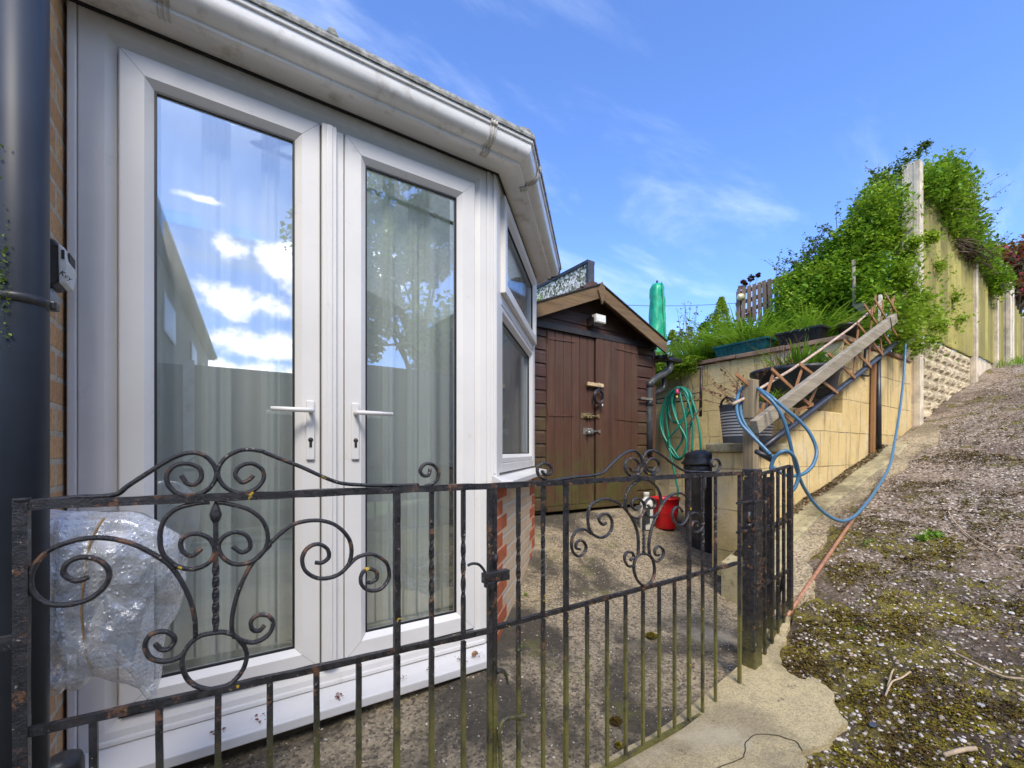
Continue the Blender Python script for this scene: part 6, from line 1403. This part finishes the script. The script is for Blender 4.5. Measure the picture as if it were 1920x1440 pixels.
def bubble_mat():
    b = NB("bubble_wrap"); b.fin((.93, .94, .96), .25, spec=.8)
    v = b.vor(95, rand=.12); bub = b.rng(v, .42, .18); n2 = b.noise(34, 7, .7); 
    hgt = b.math('ADD', b.math('MULTIPLY', bub, .9), b.math('MULTIPLY', n2, .6)); nm = b.bump(hgt, .6, .006); b.L(nm, b.p.inputs['Normal'])
    gl = b.n.new('ShaderNodeBsdfGlossy'); gl.inputs['Roughness'].default_value = .12; b.L(nm, gl.inputs['Normal'])
    tr = b.n.new('ShaderNodeBsdfTransparent'); tr.inputs[0].default_value = (.93, .95, .96, 1)
    lw = b.n.new('ShaderNodeLayerWeight'); lw.inputs[0].default_value = .45; b.L(nm, lw.inputs['Normal'])
    m1 = b.n.new('ShaderNodeMixShader'); b.put(.35, m1.inputs[0]); b.L(b.p.outputs[0], m1.inputs[1]); b.L(gl.outputs[0], m1.inputs[2])
    f = b.math('ADD', b.math('MULTIPLY', lw.outputs[1], .70), b.math('ADD', .07, b.math('MULTIPLY', b.rng(b.noise(11, 6, .7), .4, .65), .30)), True)
    m2 = b.n.new('ShaderNodeMixShader'); b.L(f, m2.inputs[0]); b.L(tr.outputs[0], m2.inputs[1]); b.L(m1.outputs[0], m2.inputs[2]); b.L(m2.outputs[0], b.out.inputs[0]); return b.m
M['bubble'] = bubble_mat()
wrapmesh(-1, 1.0, .085, 0).build('wrap', M['bubble'], bw); wrapmesh(1, .98, .06, 7).build('wrap', M['bubble'], bw); wrapmesh(-1, .90, .055, 3).build('wrap', M['bubble'], bw)
wrapmesh(-1, .62, .022, 5).build('wrapped_item', plain("grey_cloth_inside", (.60, .61, .63), .8, .2, 9, .5, 30, dirt=(.34, .32, .31), dscale=9), bw)
P = [pn(x * .44444, 800 + y * .44444, BWN - .075 + .02 * abs((y - 700) / 350)) for x, y in [(440, 385), (410, 430), (380, 500), (362, 580), (350, 680), (345, 780), (352, 880), (362, 960), (390, 1020)]]
mb = MB(); mb.tube(spline(P, 6), .0022, 6, rough=.3); mb.build('string', plain("brown_string", (.30, .20, .10), .9, .3, 60), bw)

# ---------------------------------------------------------------- behind the camera: what the door glass reflects
nh = thing('terraced_house', 'rendered house with dark roof and white windows, seen only reflected in the left door', 'house', (-5, -14, -.3))
NE, FE = Vector((-1.10, -3.9, 0)), Vector((-.02, -21.9, 0)); du = (FE - NE).normalized(); dn = Vector((-du.y, du.x, 0)); dn = dn if dn.x > 0 else -dn
def hp3(t, o_, z): p = NE + du * t + dn * o_; return (p.x, p.y, z)
HL = (FE - NE).length
mb = MB(); mb.prism([hp3(0, -.27, -.4), hp3(0, -7, -.4), hp3(0, -7, 5.42), hp3(0, -.27, 5.42)], du * HL); mb.build('wall', plain("pebbledash_render", (.40, .34, .25), .95, .2, 12, .6, 60, dirt=(.3, .26, .2)), nh)
mb = MB(); mb.prism([hp3(-.2, -.3, 5.42), hp3(-.2, 0, 5.42), hp3(-.2, 0, 5.55), hp3(-.2, -3.6, 7.9), hp3(-.2, -7.2, 5.5), hp3(-.2, -7.2, 5.42)], du * (HL + .4)); mb.build('roof', plain("brown_roof_tile", (.11, .07, .055), .8, .3, 6, .8, 14), nh)
mb = MB(); mb.prism([hp3(-.1, .0, 5.43), hp3(-.1, .1, 5.43), hp3(-.1, .1, 5.52), hp3(-.1, .0, 5.52)], du * HL); mb.build('gutter', M['bplastic'], nh)
for t0, t1, z0, z1 in ((5.6, 7.4, 3.85, 4.75), (11.0, 12.6, 3.85, 4.75), (15.2, 16.4, 3.85, 4.75), (6.0, 7.6, .6, 1.9)):
    mb = MB(); mb.prism([hp3(t0, -.28, z0), hp3(t0, -.22, z0), hp3(t0, -.22, z1), hp3(t0, -.28, z1)], du * (t1 - t0)); w = mb.build('window', M['upvc'], nh)
    mb = MB(); mb.prism([hp3(t0 + .08, -.225, z0 + .08), hp3(t0 + .08, -.214, z0 + .08), hp3(t0 + .08, -.214, z1 - .08), hp3(t0 + .08, -.225, z1 - .08)], du * (t1 - t0 - .16)); mb.build('pane', plain("pale_blind", (.7, .74, .78), .3), w)
M['bfence'] = mat_wood("dark_grey_board", (.13, .12, .10), (.07, .065, .055), 'x', .85, 1, .2, .3)
bf = thing('boundary_fence', 'horizontal-boarded garden fence across the path, seen as a dark band reflected in the doors', 'fence', (2, -3.05, 0))
x = -6.0
while x < 12:
    zg = gpath(x + .9, -3); mb = MB(); zt = zg + 2.05 if x < 2 else max(2.05, zg + 1.9)
    for k in range(13):
        z0 = zt - (k + 1) * .155; mb.box((x, -3.06 - (.012 if k % 2 else 0), z0 - .004), (x + 1.82, -3.03 + (.006 if k % 2 else 0), z0 + .155 + (.01 if k % 2 else 0)))
    mb.build('panel', M['bfence'], bf)
    mb = MB(); mb.box((x + 1.82, -3.1, zg - .2), (x + 1.93, -2.99, zt + .06)); mb.build('post', M['concrete_post'], bf); x += 1.93
tree('willow_tree', 'big yellow-green tree behind the viewer, seen reflected in the right door', 5.0, -9.0, 0, 9.2, 3.3, [(M['leaf_y'], .7), (M['ivy'], .3)], 30000, 101, .17, None, (.30, 1.0), .9, .22)
tree('willow_tree', 'second big tree behind the viewer, farther along, seen reflected in the doors', 9.5, -10.0, 0, 8.6, 3.0, [(M['leaf_y'], .35), (M['ivy'], .65)], 9000, 102, .22, None, (.25, 1.0), .9, .22)
tree('far_tree', 'low distant tree seen reflected at the foot of the sky in the left door', 3.3, -26, -.4, 5.2, 2.4, [(M['leaf_d'], 1)], 3000, 103, .3, None, (.35, 1.0))

# ---------------------------------------------------------------- loose stones, moss and litter
def pebbles(name, n, region, zf, smin, smax, mat, seed, power=1.0):
    r = np.random.default_rng(seed); ico = np.array([(0, 0, 1), (.89, 0, .45), (.28, .85, .45), (-.72, .53, .45), (-.72, -.53, .45), (.28, -.85, .45), (.72, .53, -.45), (-.28, .85, -.45), (-.89, 0, -.45), (-.28, -.85, -.45), (.72, -.53, -.45), (0, 0, -1)])
    F_ = np.array([(0, 1, 2), (0, 2, 3), (0, 3, 4), (0, 4, 5), (0, 5, 1), (1, 6, 2), (2, 7, 3), (3, 8, 4), (4, 9, 5), (5, 10, 1), (2, 6, 7), (3, 7, 8), (4, 8, 9), (5, 9, 10), (1, 10, 6)])
    V = []
    for _ in range(n):
        x, y = region(r); s = smin + (smax - smin) * r.uniform() ** 3.2
        a = r.uniform(0, 6.28); c_, s_ = math.cos(a), math.sin(a); v = ico * np.array([1, r.uniform(.5, .95), r.uniform(.3, .6)]) * s * (1 + r.uniform(-.22, .22, (12, 3)))
        v = np.stack([v[:, 0] * c_ - v[:, 1] * s_, v[:, 0] * s_ + v[:, 1] * c_, v[:, 2]], 1) + np.array([x, y, zf(x, y) + s * .18]); V.append(v[F_].reshape(-1, 3))
    o = raw(name, np.concatenate(V), None, mat, None, k=3); 
    import bmesh
    bm = bmesh.new(); bm.from_mesh(o.data); bmesh.ops.remove_doubles(bm, verts=bm.verts, dist=1e-6); bm.to_mesh(o.data); bm.free()
    return tag(o, kind='stuff')
def inpoly(x, y, P):
    c = False
    for (a, b_), (d, e_) in zip(P, P[1:] + P[:1]):
        if (b_ > y) != (e_ > y) and x < (d - a) * (y - b_) / (e_ - b_) + a: c = not c
    return c
SLAB = slab_poly()
def pathreg(r):
    while True:
        x = 1.2 + 9 * r.uniform() ** 1.9; y = -.6 + 2.2 * r.uniform()
        if y < path_edge(x) - (.26 if x > 2.6 else .02) and not inpoly(x + r.normal() * .022, y + r.normal() * .022, SLAB): return x, y
bst = NB("path_stone"); bst.fin(bst.ramp(bst.island(), [(0, (.10, .08, .06)), (.25, (.30, .24, .19)), (.5, (.42, .36, .30)), (.85, (.68, .62, .55)), (1, (.36, .24, .17))]), .85)
pz = lambda x, y: gpath(x, y) + rough(x, y)
tag(pebbles('gravel', 36000, pathreg, pz, .0022, .0115, bst.m, 201), 'loose pale and grey stones scattered over the mossy path', 'gravel')
def yardreg(r):
    while True:
        x, y = r.uniform(-.3, 3.0), r.uniform(.98, 3.0)
        if y < 1.66 or (x > 1.15 + (y - 1.7) and x > 1.2): return x, y
yz = lambda x, y: gyard(x, y) + rough(x, y, .008, 5)
tag(pebbles('grit', 5200, yardreg, yz, .0015, .006, bst.m, 202), 'fine grit and debris on the yard concrete', 'grit')
# moss cushions on the path: dense tiny leaf tufts gathered in drifts
r = np.random.default_rng(210); MP = []
while len(MP) < 90000:
    x = 1.3 + 5.2 * r.uniform() ** 1.5; y = -.5 + 2.0 * r.uniform()
    if y > path_edge(x) - (.26 if x > 2.6 else .03) or inpoly(x, y, SLAB): continue
    m = MN.noise(Vector((x * 2.6, y * 2.6, 3))) + .55 * MN.noise(Vector((x * 7, y * 7, 1))) + .6 * MN.noise(Vector((x * 19, y * 19, 5))) + .5 * MN.noise(Vector((x * 45, y * 45, 8))) - .11 * max(0, x - 2.6)
    if m > .02: 
        MP.append((x + r.normal() * .004, y + r.normal() * .004, gpath(x, y) + rough(x, y) + min(.012, (m - .02) * .03) * r.uniform(.2, 1)))
M['pmoss'] = mat_leaf("path_moss_tuft", [(.030, .016, .006), (.085, .045, .008), (.15, .11, .008), (.38, .33, .012)], .0, .85, 5)
tag(leaves('path_moss', np.array(MP), .0085, M['pmoss'], None, up=.9, asp=.75, seed=211), 'dark and yellow-green moss spread over the near end of the path', 'moss', kind='stuff')
# leaf litter along the upper path and the kerb
LP = []
for k in range(9000):
    if r.uniform() < .72:
        x = 2.8 + 7.5 * r.uniform() ** .8; y = 1.55 - 1.9 * r.uniform() ** 1.4; 
        if y > path_edge(x) - .22: continue
        LP.append((x, y, gpath(x, y) + .008))
    else:
        x = 2.8 + 2.6 * r.uniform(); y = 1.60 - .07 * r.uniform() ** 1.5; LP.append((x, y, gpath(x, 1.4) + .06))
M['litter'] = mat_leaf("leaf_litter", [(.05, .03, .02), (.16, .09, .05), (.30, .21, .13), (.42, .34, .25)], .1, .9, 5)
tag(leaves('leaf_litter', np.array(LP), .022, M['litter'], None, up=1.4, asp=.4, seed=212), 'brown leaf litter over the upper path and along the kerb', 'leaf litter', kind='stuff')
def gxy(px, py, zf=gpath):
    rr_ = ray(px, py); lo, hi = .3, 12.0
    for _ in range(44):
        k = (lo + hi) / 2
        if EZ + rr_[2] * k > zf(rr_[0] * k, rr_[1] * k): lo = k
        else: hi = k
    return (rr_[0] * k, rr_[1] * k, zf(rr_[0] * k, rr_[1] * k))
# moss pads in the yard
for px, py, rad, lab in ((1155, 1357, .022, 'round dark moss pad behind the lower bars of the right gate leaf'), (1160, 1402, .010, 'tiny moss pad just in front of the round dark one'), (1222, 1196, .030, 'flat dark moss pad in the middle of the yard'), (1446, 1300, .022, 'dark moss pad on the slab beside the gate post foot'), (1462, 1322, .018, 'olive moss pad on the slab, farther from the post foot')):
    c = gxy(px, py, gyard); o = thing('moss_pad', lab, 'moss', c); P = []
    for k in range(900): 
        a, q = r.uniform(0, 6.28), rad * r.uniform() ** .5; P.append((c[0] + q * math.cos(a), c[1] + q * math.sin(a), c[2] + .01 + rad * .55 * (1 - (q / rad) ** 2)))
    leaves('tufts', np.array(P), .009, M['pmoss'], o, up=.8, seed=213)
# weeds
for px, py, n, ln, lab in ((1742, 1010, 150, .055, 'bright green low weed growing on the path in front of the fence'), (1634, 1020, 40, .035, 'tiny seedling weed on the path beside the rusty rod'), (1660, 815, 110, .08, 'green weed at the foot of the wall right of the upright pipe'), (1612, 1180, 24, .025, 'minute weed in the moss right of the slab')):
    c = gxy(px, py); o = thing('weed', lab, 'weed', c)
    leaves('leaves', clumps(n, [(c[0], c[1], c[2] + ln * .4), (c[0] + ln, c[1] - ln * .5, c[2] + ln * .3), (c[0] - ln, c[1] + ln * .4, c[2] + ln * .3)], [ln * .9, ln * .7, ln * .6], r, .6) * 1.0, ln * .42, M['grass'], o, asp=.6, up=.7, seed=214)
# grass at the top of the path
RT = []
for k in range(2600):
    x = 10.0 + 6 * r.uniform(); y = 1.55 - 2.6 * r.uniform() ** 1.2; RT.append((x, y, gpath(x, y)))
tag(blades('grass', np.array(RT), .15, .008, M['grass'], None, .5, 4, .4, 215), 'bright grass along the top of the path below the far fence', 'grass', kind='stuff')
# twigs and dry stalks lying on the path
for pts, rr_, lab in (([(1778, 963), (1790, 985), (1820, 1012), (1860, 1040)], .0035, 'curved pale dry stem lying on the path, farthest up'), ([(1785, 1228), (1830, 1255), (1880, 1275), (1925, 1285)], .004, 'long pale straw stem at the right edge of the path'), ([(1660, 1312), (1672, 1290), (1690, 1278), (1707, 1270)], .0035, 'short bent twig in the moss, the longer of the crossed pair'), ([(1664, 1295), (1672, 1272), (1676, 1262)], .003, 'short straight twig in the moss, the smaller of the crossed pair'), ([(1770, 1425), (1800, 1420), (1830, 1412)], .007, 'stubby pale stick at the bottom of the path'), ([(1870, 1040), (1885, 1030), (1925, 1032)], .003, 'fine pale stalk at the right edge of the path')):
    Q = [gxy(a, b_) for a, b_ in pts]; Q = [(q[0], q[1], q[2] + .014 + .008 * (i % 2)) for i, q in enumerate(Q)]
    o = thing('twig', lab, 'twig', Q[0]); mb = MB(); mb.tube(spline(Q, 5), rr_, 6, rough=.15); mb.build('stem', plain("dry_straw", (.45, .34, .22), .8, .25, 40), o)
# bigger stones, a blue-grey slate chip
for px, py, s, col, lab in ((1652, 1212, .02, (.5, .47, .42), 'flat pale stone embedded in the path moss'), (1848, 1092, .028, (.33, .31, .29), 'grey flat stone on the right of the path'), (1896, 1152, .020, (.72, .70, .66), 'white angular stone at the right edge of the path'), (1636, 1362, .022, (.06, .075, .10), 'dark slate-blue chip beside the broken slab'), (1840, 1325, .020, (.38, .36, .34), 'grey angular stone low on the right of the path')):
    c = gxy(px, py); mb = MB(); n = 9; s *= .62; top_ = [(c[0] + s * 1.4 * math.cos(6.283 * k / n) * random.uniform(.6, 1.3), c[1] + s * .9 * math.sin(6.283 * k / n) * random.uniform(.6, 1.3), c[2] + .004) for k in range(n)]
    mb.prism(top_, (0, 0, s * .38)); o = mb.build('stone', plain("stone_" + str(px), col, .8, .25, 30, .5, 90), bevel=.003); tag(o, lab, 'stone')
# broken concrete lip between the kerb and the path
lip = draped('pavement', [(2.40, 1.10), (2.62, 1.06), (2.80, 1.13), (3.0, 1.26), (3.25, 1.24), (3.5, 1.31), (3.8, 1.33), (4.1, 1.28), (4.4, 1.33), (4.8, 1.26), (5.2, 1.31), (5.6, 1.22), (5.9, 1.27), (6.25, 1.36), (6.4, 1.5), (5.6, 1.54), (4.6, 1.43), (3.4, 1.42), (2.95, 1.37), (2.72, 1.24), (2.44, 1.15)], gpath, .030, mat_concrete("tan_broken_concrete", (.36, .285, .175), (.09, .07, .04), True, .5, .5, 3.0)); lip['kind'] = 'structure'
ck = MB(); CP = [(1.30, .80), (1.40, .77), (1.50, .80), (1.57, .765), (1.60, .70), (1.575, .665)]; CP = spline([(x, y, gpath(x, y) + .0235) for x, y in CP], 8)
ck.tube([Vector((p.x + .006 * MN.noise(p * 40), p.y + .006 * MN.noise(p * 37 + Vector((3, 3, 3))), p.z)) for p in CP], [(.0014 + .0008 * MN.noise(p * 60), .0012) for p in CP], 6, flat=(0, 0, 1)); o = ck.build('crack', M['soil']); o['kind'] = 'structure'
# dead petals and bits lying on the door sill
r = np.random.default_rng(300); SP = []
for cx_, n_ in ((.0, 18), (.12, 8), (.36, 16), (.60, 12), (.72, 14), (.86, 22), (.95, 10)):
    for k in range(n_): SP.append((cx_ + r.normal() * .012, 1.66 + r.normal() * .016, .130 + r.uniform(0, .002)))
tag(leaves('dead_petals', np.array(SP), .009, mat_leaf("dead_petal", [(.10, .02, .02), (.22, .06, .04), (.08, .05, .03)], .1), None, up=1.2, asp=.7, seed=301), 'dark red dead petals and bits scattered on the white door sill', 'petals', kind='stuff')
c = pn(889, 1222, 1.66); sn = thing('snail_shell', 'small brown snail shell on the right end of the white door sill', 'snail shell', (c[0], c[1], .128))
mb = MB(); mb.tube([(c[0] + .010 * (1 - t / 30) * math.cos(t * .5), c[1] - .004 + t * .0002, .139 + .010 * (1 - t / 30) * math.sin(t * .5)) for t in range(28)], [.006 * (1 - t / 30) + .001 for t in range(28)], 8); mb.build('shell', plain("snail_brown", (.30, .17, .09), .4, .4, 120), sn)
# weeds growing in the yard cracks
for px, py, n_, ln, lab in ((972, 1220, 40, .02, 'tiny green sprout in the yard crack beside the brick corner'), (985, 1118, 26, .016, 'tiny weed at the foot of the brickwork behind the gate')):
    c = gxy(px, py, gyard); o = thing('weed', lab, 'weed', c); leaves('leaves', clumps(n_, [(c[0], c[1], c[2] + .012)], [ln], r, .6), .014, M['grass'], o, asp=.6, up=.7, seed=302)
